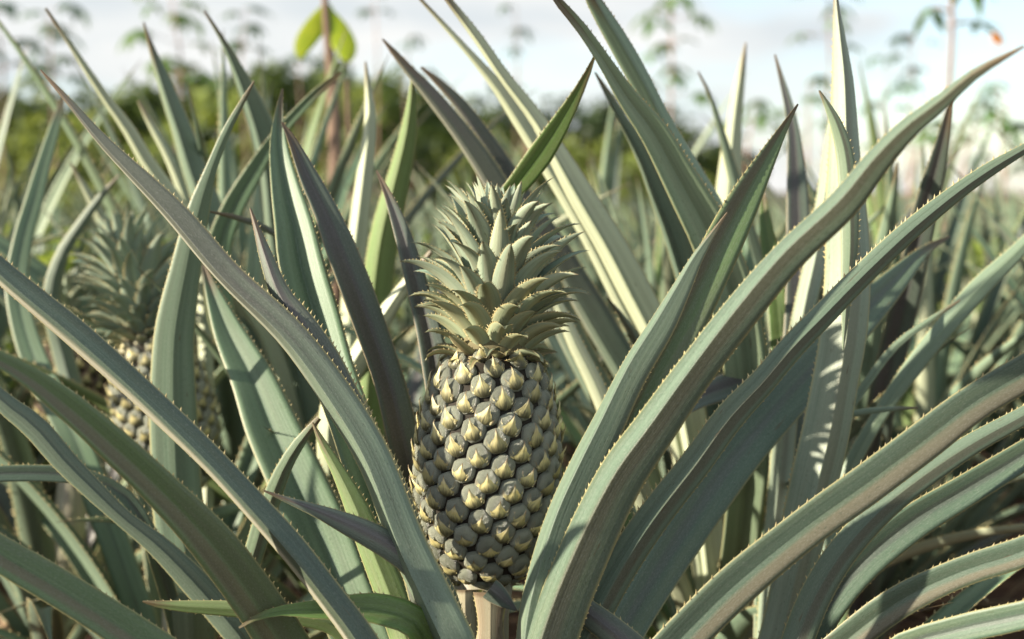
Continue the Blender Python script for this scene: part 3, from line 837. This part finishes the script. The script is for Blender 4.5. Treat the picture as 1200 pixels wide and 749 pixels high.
T_(mid, [(493,79,3),(515,100,10),(540,128,16),(562,160,20),(585,195,22),(610,240,26),(640,290,32),(670,340,34),(705,400,36),(740,460,36),(780,540,36)], 1.5, 1.4, 'dusk', -1, 30, 1.05)
T_(mid, [(480,-14,3),(520,30,6),(550,64,9),(580,100,14),(608,142,20),(635,185,22),(665,235,24),(695,290,24),(725,350,26),(755,410,26),(785,480,28)], 1.4, 1.3, 'pale', -1, 22, .9)
T_(mid, [(508,-22,4),(524,0,8),(558,45,12),(590,92,14),(628,142,18),(655,190,26),(680,235,32),(712,290,36),(740,345,38),(770,405,38),(800,480,38)], 1.38, 1.24, 'pale', -1, 22, 1.0)
T_(mid, [(698,63,2),(690,82,7),(675,112,14),(654,148,24),(632,182,30),(608,214,26),(585,243,22),(572,280,20),(570,340,20),(590,440,20),(640,540,24)], 1.25, 1.13, 'fresh', 1, -14, .3, lab='bright green leaf with a brown blotch behind the crown')
T_(mid, [(630,315,4),(655,360,14),(675,405,18),(695,445,20),(712,485,22),(740,550,26)], 1.3, 1.3, 'pale', -1, 5, .4)
fill_leaves(mid, 26, 31, .80, lambda p, t: t > .25)

# behind, left of the crown
q = px(430, 700, 1.7)
lmid = new_plant(q.x, q.y, 'pineapple plant left of the crown, in front of the slender brown tree stem')
T_(lmid, [(428,72,2),(430,95,7),(433,140,14),(428,190,18),(422,240,22),(415,300,24),(410,370,26),(412,460,26)], 1.55, 1.5, 'pale', -1, 12, .9)
T_(lmid, [(484,78,3),(482,115,10),(476,160,20),(463,215,28),(449,270,34),(440,330,36),(435,400,36),(430,480,36)], 1.5, 1.36, 'fresh', -1, 16, .8)
T_(lmid, [(400,85,3),(375,105,10),(350,130,12),(320,165,14),(295,205,22),(270,250,26),(255,300,30),(262,380,32),(300,460,32)], 1.5, 1.4, 'green', 1, -5, .3)
T_(lmid, [(505,295,6),(470,340,16),(440,385,24),(415,425,28),(390,470,30),(385,540,30)], 1.35, 1.3, 'pale', -1, 12, .6)
T_(lmid, [(246,248,2),(270,253,6),(300,262,8),(330,280,8),(370,330,9)], 1.3, 1.2, 'purple', -1, 0, .3)
T_(lmid, [(53,10,3),(72,38,5),(90,66,7),(124,118,11),(148,152,15),(170,190,17),(195,225,18),(225,270,20),(265,330,24),(310,400,26)], 1.6, 1.4, 'pale', -1, 24, .9)
T_(lmid, [(168,26,2),(176,55,7),(186,85,14),(197,118,20),(210,155,24),(222,195,28),(238,240,32),(255,300,34),(290,380,34)], 1.6, 1.5, 'teal', -1, 22, 1.0)
T_(lmid, [(239,13,3),(258,44,6),(277,84,14),(290,118,24),(302,155,32),(312,200,34),(318,260,34),(326,330,34),(345,420,34)], 1.6, 1.42, 'teal', -1, 26, 1.0)
fill_leaves(lmid, 26, 8, .78, lambda p, t: t > .2)

# second fruiting plant, left
q = px(205, 700, 1.52)
left = new_plant(q.x, q.y, 'blurred left pineapple plant, its fruit half hidden behind an upright green leaf')
fb2 = px(215, 575, 1.52); ft2 = px(172, 395, 1.52)
make_fruit(left, fb2, ft2 - fb2, (ft2 - fb2).length, .94, 9, n_eye=176, phase=R(-60), crown_len=1.15, cm=[CROWN_M[1], CROWN_G, CROWN_G])
o1 = left.location; a1 = fb2 - o1
tube('stem', [(0, 0, .03, .03), (a1.x * .3, a1.y * .3, .15, .024), (a1.x, a1.y, a1.z + .01, .02)], left, (M_STEM,))
T_(left, [(298,95,2),(285,118,6),(265,155,10),(247,200,14),(232,250,26),(217,320,36),(205,390,46),(203,450,52),(205,520,56),(210,600,58),(225,700,56)], 1.25, 1.17, 'green', -1, -6, .3, lab='upright green leaf with yellow spiny edge in front of the fruit')
T_(left, [(-60,400,6),(0,468,22),(40,500,28),(75,540,28),(110,575,24),(145,608,20),(185,640,26),(225,680,32),(260,720,34),(290,760,34)], 1.14, 1.1, 'teal', -1, 6, .35)
T_(left, [(-70,562,8),(-20,556,18),(60,555,20),(110,562,18),(150,585,18),(180,640,20)], 1.2, 1.15, 'teal', 1, 0, .3)
T_(left, [(162,118,3),(176,145,8),(195,180,10),(210,215,12),(222,250,14),(235,300,16)], 1.6, 1.55, 'pale', -1, 10, .5)
T_(left, [(75,110,3),(64,150,12),(52,190,16),(40,235,20),(27,280,22),(20,340,26),(40,420,30),(90,520,34)], 1.5, 1.6, 'green', 1, 8, .2)
T_(left, [(140,205,2),(118,230,8),(95,262,12),(72,300,16),(60,350,20),(75,420,24)], 1.62, 1.6, 'teal', -1, 8, .4)
T_(left, [(-60,250,6),(0,285,18),(50,325,26),(100,370,30),(132,410,30),(150,460,32)], 1.75, 1.7, 'green', 1, -10, .3)
T_(left, [(82,190,2),(96,215,7),(112,245,12),(128,275,16),(142,320,18),(150,380,18)], 1.66, 1.6, 'pale', -1, 12, .5)
fill_leaves(left, 30, 4, .70, lambda p, t: t > .35 and not (-2.5 < ((p['az'] + math.pi) % (2 * math.pi) - math.pi) < -.6))

# third fruit, far left, reddish
q = px(60, 700, 1.75)
third = new_plant(q.x, q.y, 'far left pineapple plant with a small dark reddish fruit low among shaded leaves')
fb3 = px(90, 525, 1.75); ft3 = px(82, 400, 1.75)
make_fruit(third, fb3, ft3 - fb3, (ft3 - fb3).length, .80, 19, n_eye=140, phase=0, brown=True, crown_len=.9)
o2 = third.location; a2 = fb3 - o2
tube('stem', [(0, 0, .03, .03), (a2.x, a2.y, a2.z + .01, .018)], third, (M_STEM,))
fill_leaves(third, 26, 14, .8, lambda p, t: t > .3)

# upper right, behind
q = px(1010, 640, 1.85)
ur = new_plant(q.x, q.y, 'pineapple plant at upper right, behind the tall pale leaf, with purple upright leaves')
T_(ur, [(874,50,2),(870,75,8),(865,105,14),(860,145,18),(856,190,26),(853,240,32),(860,300,34),(885,380,34)], 1.7, 1.6, 'pale', -1, 4, .9)
T_(ur, [(818,84,2),(832,112,5),(843,148,8),(855,190,12),(868,240,16),(884,300,20),(910,380,24)], 1.6, 1.5, 'teal', -1, 12, .4)
T_(ur, [(1116,112,2),(1112,130,8),(1106,158,14),(1097,195,22),(1085,240,28),(1075,285,30),(1062,340,32),(1048,400,32),(1030,480,32)], 1.5, 1.33, 'purple', 1, -16, .4)
T_(ur, [(1052,190,2),(1049,215,7),(1043,250,14),(1036,290,20),(1028,340,22),(1020,420,24)], 1.6, 1.45, 'green', -1, 0, .3)
fill_leaves(ur, 26, 22, .74, lambda p, t: t > .3)

# low shaded leaves of the near plants
for pl, sd, sc_ in ((main, 101, .62), (right, 102, .60)):
    fill_leaves(pl, 22, sd, sc_, lambda p, t: t > .55 and not (-2.4 < ((p['az'] + math.pi) % (2 * math.pi) - math.pi) < -.7), mats=['teal', 'green', 'purple', 'olive'])

# ------------------------------------------------------------------ rows of plants
def proto(seed, n, segs, cross, joined=False, scale=1.0, spines=True):
    rr = random.Random(seed)
    res = []
    V, F, MI, UV = [], [], [], []
    for k in range(n):
        p = ros_params(rr, k, n, scale)
        kd = rr.choice(KINDS)
        if k > n * .88 and not joined: kd = 'dry'; p['e0'] *= .45
        vs, fs, mi, uvs = ros_leaf(segs=segs, cross=cross, spines=spines, **p)
        if joined:
            b = len(V); V += vs; F += [tuple(q + b for q in f) for f in fs]
            off = {'green': 0, 'purple': 2, 'pale': 4, 'teal': 0, 'olive': 6, 'fresh': 6}[kd]
            MI += [off + min(1, q) for q in mi]; UV += uvs
        else:
            me = mesh('leaf', vs, fs, mi, uvs)
            for mm in (AD[kd], AB[kd], M_SPINE): me.materials.append(mm)
            res.append(me)
    if joined:
        me = mesh('pineapple_plant', V, F, MI, UV)
        for kk in ('green', 'purple', 'pale', 'olive'): me.materials.append(AD[kk]); me.materials.append(AB[kk])
        return me
    return res

near_protos = [proto(200 + i, 26, 14, 2) for i in range(5)]
mid_protos = [proto(300 + i, 24, 8, 1, joined=True, spines=False) for i in range(6)]
spots = []
rr = random.Random(3)
yy = 2.05
while yy < 15:
    xx = -(.46 * yy + 1.3)
    while xx < .46 * yy + 1.3:
        spots.append((xx + rr.uniform(-.14, .14), yy + rr.uniform(-.14, .14)))
        xx += .47 if yy < 5 else .76
    yy += .48 if yy < 5 else .72
spots.sort(key=lambda s: s[1])
low_sky_blockers = [(-.86, .58), (-.78, .15), (.9, .5), (-.25, -.45)]  # extra unseen plants, added to cut the low sky light
spots += [(-1.45, .8), (-1.4, 1.65), (1.2, 1.45), (1.5, .85), (1.0, 2.0), (1.75, 1.6), (-.95, 2.2)]
NPL = 0
for i, (x, y) in enumerate(spots):
    if i < len(spots) - 7 and NPL >= 290: continue
    NPL += 1
    side = i >= len(spots) - 7
    near = y < 5
    z_s = rr.uniform(.88, 1.06) * (.92 if side else (.97 if y < 3.0 else .84 if y < 5 else .70)); rz = rr.uniform(0, 6.28)
    if near:
        e = bpy.data.objects.new('pineapple_plant', None); COL.objects.link(e)
        e.location = (x, y, 0); e.rotation_euler = (0, 0, rz); e.scale = (z_s,) * 3
        if side: tag(e, 'pineapple plant growing beside the picture edge, next to the fruiting plants', 'pineapple plant', 'pineapple plants along the picture edges')
        else: tag(e, 'out of focus pineapple plant in the rows just behind the fruiting plants', 'pineapple plant', 'pineapple plants in the middle rows')
        for me in rr.choice(near_protos): link('leaf', me, e)
    else:
        e = link('pineapple_plant', rr.choice(mid_protos))
        e.location = (x, y, 0); e.rotation_euler = (0, 0, rz); e.scale = (z_s,) * 3
        tag(e, 'small blurred pineapple plant in the distant rows before the trees', 'pineapple plant', 'pineapple plants in the distant rows')

for k, (x, y) in enumerate(low_sky_blockers):
    e = bpy.data.objects.new('pineapple_plant', None); COL.objects.link(e)
    e.location = (x, y, 0); e.rotation_euler = (0, 0, k * 1.7); e.scale = (.62,) * 3
    tag(e, 'small pineapple plant beside the camera, outside the picture, added to block low sky light', 'pineapple plant', 'small pineapple plants added beside the camera to block sky light')
    for me in near_protos[k]: link('leaf', me, e)

# the field's far end as one mass
V, F, MI, UV = [], [], [], []
rr = random.Random(77)
for q in range(420):
    y = rr.uniform(14.5, 30); x = rr.uniform(-.5, .5) * y
    for k in range(11):
        p = ros_params(rr, k, 11, .7)
        vs, fs, mi, uvs = ros_leaf(segs=4, cross=1, spines=False, **{**p, 'wmax': .03})
        b = len(V); V += [v + Vector((x, y, 0)) for v in vs]; F += [tuple(a + b for a in f) for f in fs]
        off = rr.choice((0, 0, 2, 4)); MI += [off + min(1, a) for a in mi]; UV += uvs
me = mesh('far_pineapple_rows', V, F, MI, UV)
for kk in ('green', 'olive', 'pale'): me.materials.append(AD[kk]); me.materials.append(AB[kk])
o = link('far_pineapple_rows', me, kind='stuff')
tag(o, 'far end of the pineapple field seen as one blurred grey green band', 'crop')

# dry leaf litter on the soil
V, F = [], []
for q in range(1500):
    x = rr.uniform(-1.6, 1.9); y = rr.uniform(.3, 4); a = rr.uniform(0, 6.28); l = rr.uniform(.03, .16); wd = rr.uniform(.004, .014)
    d = Vector((math.cos(a), math.sin(a), 0)); n_ = Vector((-d.y, d.x, 0)); c = Vector((x, y, .03 + rr.uniform(-.008, .015)))
    k = len(V); zz = Vector((0, 0, rr.uniform(.0, .03)))
    V += [c - d * l - n_ * wd * .3, c - d * l + n_ * wd * .3, c + n_ * wd + zz, c - n_ * wd + zz * .7, c + d * l]
    F += [(k, k + 3, k + 2, k + 1), (k + 3, k + 4, k + 2)]
o = link('leaf_litter', mesh('leaf_litter', V, F, smooth=False), None, (M_DRY,), 'stuff')
tag(o, 'dry brown leaf litter scattered on the red soil between plants', 'leaf litter')

# ------------------------------------------------------------------ trees and tall plants behind
def fol(name, c1, c2, transl=.3, tcol=(.25, .34, .05)):
    return simple_mat(name, c1, c2, 1.3, .55, 0, transl=transl, tcol=tcol)
F_DARK = fol('foliage_dark', (.018, .036, .010), (.040, .070, .018), .12, (.10, .16, .03))
F_MID = fol('foliage_mid', (.04, .07, .015), (.085, .12, .028), .22, (.2, .27, .05))
F_YEL = fol('foliage_yellow', (.09, .13, .028), (.17, .21, .045), .3, (.36, .42, .08))
F_CAS = fol('cassava_foliage', (.05, .12, .025), (.11, .20, .04), .25, (.3, .45, .1))
F_CASD = fol('cassava_foliage_blue', (.06, .11, .07), (.10, .16, .10), .2, (.25, .4, .2))
M_CST = simple_mat('cassava_stem', (.20, .12, .085), (.32, .20, .15), 10, .6, 0)
M_ORG = simple_mat('dead_leaf_orange', (.5, .16, .03), (.62, .26, .06), 30, .6, 0, transl=.3, tcol=(.8, .3, .05))


def tree(cx, cy, h, r, mat, seed, label, n=900, low=.15, trunk=1.0, leaf=1.0):
    rr = random.Random(seed)
    e = bpy.data.objects.new('tree', None); COL.objects.link(e); e.location = (cx, cy, 0)
    tag(e, label, 'tree', 'trees behind the field')
    tube('trunk', [(0, 0, -.05, .10 * trunk), (.05 * trunk, 0, h * .3, .08 * trunk), (-.04 * trunk, .05 * trunk, h * .6, .05 * trunk), (0, 0, h * .85, .02 * trunk)], e, (M_BARK,), 8)
    V, F = [], []
    cl = []
    for k in range(22):
        a = rr.uniform(0, 6.28); z = rr.uniform(low, .92); q = r * math.sqrt(rr.random()) * (1 - .55 * max(0, z - .4))
        cl.append((math.cos(a) * q, math.sin(a) * q, z * h, rr.uniform(.22, .42) * r))
    for k in range(n):
        c = rr.choice(cl)
        d = Vector((rr.gauss(0, 1), rr.gauss(0, 1), rr.gauss(0, 1))).normalized() * c[3] * rr.random() ** .4
        p = Vector(c[:3]) + d; p.z = max(.05, p.z)
        u = Vector((rr.gauss(0, 1), rr.gauss(0, 1), rr.gauss(0, .6))).normalized(); v = u.cross(Vector((rr.gauss(0, 1), rr.gauss(0, 1), rr.gauss(0, 1)))).normalized()
        s = rr.uniform(.07, .17) * (h / 3) ** .5 * leaf
        b = len(V); V += [p - u * s, p + v * s * .5, p + u * s, p - v * s * .5]; F.append((b, b + 1, b + 2, b + 3))
    link('crown', mesh('crown', V, F, smooth=False), e, (mat,))
    return e


def gx(x, d): return (x - 600) / 1500 * d
# tops in photo px at depth d -> height: horizon sits near y 225
def top(y, d): return .735 + (225 - y) / 1500 * d
specs = sorted([  # x, top y, depth, radius, material
    (-30, 118, 20, 1.3, 'm'), (35, 128, 22, 1.2, 'd'), (75, 132, 19, .9, 'y'), (110, 122, 23, 1.2, 'd'), (150, 118, 21, 1.0, 'm'), (190, 108, 22, 1.1, 'm'),
    (232, 98, 23, 1.2, 'm'), (265, 112, 20, .9, 'y'), (305, 100, 22, 1.2, 'm'), (350, 95, 24, 1.3, 'm'), (385, 110, 19, 1.0, 'y'), (425, 100, 22, 1.1, 'm'), (462, 118, 20, .9, 'm'),
    (500, 130, 27, 1.3, 'd'), (540, 132, 26, 1.2, 'm'), (580, 134, 28, 1.4, 'd'), (622, 140, 27, 1.3, 'd'), (662, 146, 28, 1.3, 'm'), (700, 142, 27, 1.3, 'd'), (738, 150, 29, 1.3, 'd'),
    (775, 166, 27, 1.1, 'm'), (810, 176, 29, 1.2, 'd'), (842, 186, 30, 1.0, 'd'), (695, 175, 18, .7, 'y'), (745, 185, 19, .7, 'y'), (130, 165, 14, .6, 'y'), (55, 175, 15, .6, 'y'), (200, 160, 15, .5, 'y'), (20, 150, 16, .7, 'y'),
    (560, 172, 19, .7, 'y'), (640, 178, 20, .7, 'y'), (800, 205, 20, .6, 'y'), (-75, 130, 20, 1.2, 'd'),
])
ORD = ['first', 'second', 'third', 'fourth', 'fifth', 'sixth', 'seventh', 'eighth', 'ninth', 'tenth', 'eleventh', 'twelfth', 'thirteenth']
count = {'d': 0, 'm': 0, 'y': 0}
TL = {'d': 'dark green tree of the blurred tree line', 'm': 'mid green tree of the blurred tree line', 'y': 'low yellow green bush before the tree line'}
for i, (x, ty, d, r, k) in enumerate(specs):
    t = tree(gx(x, d), d, top(ty, d) * (1.14 if k == 'd' else 1.08), r * 1.1, {'d': F_DARK, 'm': F_MID, 'y': F_YEL}[k], 500 + i, TL[k] + ', ' + ORD[count[k]] + ' from the left', 2200 if k != 'y' else 900, .05)
    count[k] += 1
    t['group'] = {'d': 'dark trees of the tree line', 'm': 'mid green trees of the tree line', 'y': 'yellow green bushes before the tree line'}[k]
    if k == 'y': t['category'] = 'bush'; t.name = 'bush'


F_WEED = fol('weed_foliage', (.12, .18, .03), (.24, .30, .05), .35, (.45, .55, .08))
for i, (x, d, ty) in enumerate([(-20, 2.9, 235), (38, 2.45, 262), (95, 3.3, 228), (150, 2.75, 250), (262, 3.0, 240), (352, 3.3, 232), (480, 3.6, 246), (615, 3.3, 262), (1140, 3.6, 262), (1060, 3.1, 290), (820, 3.9, 244)]):
    t = tree(gx(x, d), d, top(ty, d), .16, F_WEED, 700 + i, 'leafy yellow green weed among the pineapples, ' + ORD[i] + ' counted along the rows', 260, .3, .06, .34)
    t['category'] = 'weed'; t['group'] = 'weeds between the pineapple plants'; t.name = 'weed'


def palmate(rr, size, n=7, droop=.35):
    """one hand-shaped leaf: lobes radiating from the petiole end"""
    V, F = [], []
    for k in range(n):
        a = (k / (n - 1) - .5) * 4.2 + rr.uniform(-.1, .1)
        l = size * (1 - .3 * abs(k / (n - 1) - .5) * 2) * rr.uniform(.85, 1.1)
        u = Vector((math.sin(a), math.cos(a), 0)); v = Vector((u.y, -u.x, 0))
        b = len(V)
        for t, wd in ((0, .03), (.35, .13), (.65, .16), (1, .0)):
            c = u * l * t + Vector((0, 0, -droop * l * t * t))
            if wd: V += [c - v * wd * l, c + v * wd * l]
            else: V.append(c)
        F += [(b, b + 1, b + 3, b + 2), (b + 2, b + 3, b + 5, b + 4), (b + 4, b + 5, b + 6)]
    return V, F


def cassava(x, ytop, ybot_leaf, d, seed, label, nl=9, mat=None, sz=.16, stem=.010, group='cassava plants behind the field', pet=.22):
    rr = random.Random(seed); mat = mat or F_CAS
    zt = top(ytop, d); zb = top(ybot_leaf, d)
    X = gx(x, d)
    e = bpy.data.objects.new('cassava_plant', None); COL.objects.link(e); e.location = (X, d, 0)
    tag(e, label, 'cassava plant', group)
    lean = rr.uniform(-.06, .06)
    tube('stem', [(0, 0, -.02, stem * 1.3), (lean * .3, 0, zt * .4, stem), (lean, .02, zt * .8, stem * .8), (0, 0, zt, stem * .45)], e, (M_CST,), 8)
    for k in range(nl):
        t = k / max(1, nl - 1)
        z = zb + (zt - zb) * t + rr.uniform(-.03, .03)
        a = k * 2.4 + rr.uniform(-.4, .4)
        dr = Vector((math.cos(a), math.sin(a), rr.uniform(.05, .5))).normalized()
        L_ = pet * rr.uniform(.6, 1.1)
        tip = Vector((0, 0, z)) + dr * L_
        tube('petiole', [(0, 0, z, .0035), (tip.x * .5, tip.y * .5, (z + tip.z) / 2 + .01, .003), (tip.x, tip.y, tip.z, .0025)], e, (M_CST,), 5)
        V, F = palmate(rr, sz * rr.uniform(.75, 1.15), rr.choice((5, 7)), rr.uniform(.2, .8)); V = [v * 1.3 for v in V]
        q = Vector((dr.x, dr.y, -.25)).normalized().to_track_quat('Y', 'Z').to_matrix()
        V = [q @ v + tip for v in V]
        link('leaf', mesh('leaf', V, F, smooth=False), e, (mat,))
    return e

CL = 'slender cassava plant against the sky, '
cs = [  # x, y top, lowest leaf y, depth, leaves, colour, size, where
    (2, 8, 85, 8, 8, F_CASD, .16, 'at the top left corner'),
    (68, 22, 95, 11, 9, F_CASD, .17, 'second from the left edge'),
    (207, -5, 92, 9, 10, F_CAS, .15, 'left of the two broad yellow green leaves'),
    (293, 18, 62, 13, 6, F_CASD, .17, 'small one just left of the brown stem'),
    (352, 74, 84, 13, 3, F_CASD, .16, 'low one touching the brown stem'),
    (442, 5, 20, 14, 3, F_CASD, .15, 'right of the broad yellow green leaves'),
    (482, 52, 90, 14, 4, F_CASD, .16, 'behind the tip of the grey leaf'),
    (604, 12, 125, 15, 5, F_CASD, .17, 'above the crown of the fruit'),
    (782, 2, 118, 9, 12, F_CAS, .14, 'tall leafy one right of the crown'),
    (880, 132, 155, 8, 4, F_CAS, .13, 'short green one beside the purple leaf'),
    (965, -10, 62, 10, 6, F_CAS, .15, 'behind the top of the tall pale leaf'),
    (945, 100, 150, 9, 4, F_CAS, .13, 'left of the tall pale leaf'),
    (1062, 45, 130, 12, 7, F_CASD, .15, 'between the tall pale leaf and the pink stem'),
    (1035, 78, 135, 14, 5, F_CASD, .15, 'just right of the tall pale leaf'),
    (1140, 140, 165, 6, 4, F_CAS, .11, 'low one right of the pink stem'),
    (1075, 160, 185, 6, 4, F_CAS, .10, 'low one under the slanting leaf'),
    (1172, 105, 200, 9, 8, F_CASD, .14, 'bluish one near the right edge'),
    (1215, 150, 210, 10, 5, F_CASD, .14, 'at the right edge'),
]
for i, (x, yt, yb, d, nl, mt, sz, wh) in enumerate(cs):
    cassava(x, yt, yb, d, 900 + i, CL + wh, nl, mt, sz, group=None)
# nearer one with the pink stem
pk = cassava(1100, -60, 30, 5.0, 951, 'tall cassava plant with thick pinkish stem and green leaves at upper right', 6, F_CAS, .13, .0125, None, .13)

# young tree with two broad yellow green leaves
def broad_leaf(parent, p0, dirv, side, ln, wd, mat, curl=.25):
    V, F = [], []
    u = dirv.normalized(); s = side.normalized(); n_ = u.cross(s)
    rows = 12
    for i in range(rows + 1):
        t = i / rows; w_ = wd * math.sin(math.pi * t ** .85) ** .8 if 0 < t < 1 else .0008
        c = p0 + u * ln * t + n_ * curl * ln * (t * t)
        V += [c - s * w_ - n_ * w_ * .25, c - s * w_ * .5, c + n_ * -.002, c + s * w_ * .5, c + s * w_ - n_ * w_ * .25]
    for i in range(rows):
        for j in range(4):
            a = i * 5 + j; F.append((a, a + 1, a + 6, a + 5))
    return link('leaf', mesh('leaf', V, F), parent, (mat,))

dy = 2.6
F_BROAD = simple_mat('broad_leaf', (.20, .30, .02), (.50, .50, .03), 12, .4, 0, transl=.45, tcol=(.55, .75, .03))
yt = bpy.data.objects.new('young_tree', None); COL.objects.link(yt)
bp = Vector((gx(393, dy), dy, 0)); yt.location = bp
tag(yt, 'young tree with slender brown stem and two broad yellow green leaves', 'tree')
def rel(x, y, d=dy): return px(x, y, d) - bp
f0 = rel(394, 215); f1 = rel(390, 100); f2 = rel(382, 20); f3 = rel(378, -40)
tube('trunk', [(0, 0, -.02, .018), (f0.x, f0.y, f0.z, .0155), (f1.x, f1.y, f1.z, .0125), (f2.x, f2.y, f2.z, .0075), (f3.x, f3.y, f3.z, .006)], yt, (M_BARK,), 12)
a = rel(412, 215, 2.7); b = rel(407, 110, 2.7)
tube('branch', [(0, 0, .25, .010), (a.x, a.y, a.z, .0060), (b.x, b.y, b.z, .005), (b.x, b.y, b.z + .03, .0045)], yt, (M_BARK,), 10)
broad_leaf(yt, rel(380, 4), rel(358, 58) - rel(380, 4), Vector((1, .2, .5)), .125, .040, F_BROAD)
broad_leaf(yt, rel(383, 6), rel(406, 68) - rel(383, 6), Vector((1, -.1, -.4)), .132, .040, F_BROAD)
# orange dying leaf on a thin twig, upper right
bo = Vector((gx(1170, 4.2), 4.2, 0))
tw = bpy.data.objects.new('weed_stalk', None); COL.objects.link(tw); tw.location = bo
tag(tw, 'thin dry stalk carrying one small orange dead leaf at upper right', 'plant')
a = px(1166, 36, 4.2) - bo
tube('stem', [(0, 0, -.02, .0022), (.02, 0, a.z * .5, .0018), (a.x, a.y, a.z, .001)], tw, (M_CST,), 5)
broad_leaf(tw, a, Vector((.35, 0, -1)), Vector((1, .3, .3)), .055, .022, M_ORG)
# second slim stem behind the crown
st = bpy.data.objects.new('tree_sapling', None); COL.objects.link(st); st.location = (gx(618, 6), 6, 0)
tag(st, 'slim blurred brown sapling stem above the crown of the main fruit', 'tree')
tube('trunk', [(0, 0, -.02, .03), (0, 0, .5, .026), (.01, 0, top(150, 6), .018)], st, (M_BARK,), 8)
for k in range(5):
    rr = random.Random(k)
    broad_leaf(st, Vector((.01, 0, top(158, 6))), Vector((math.cos(k * 1.3), math.sin(k * 1.3), .5)), Vector((-math.sin(k * 1.3), math.cos(k * 1.3), 0)), .12, .02, F_MID)
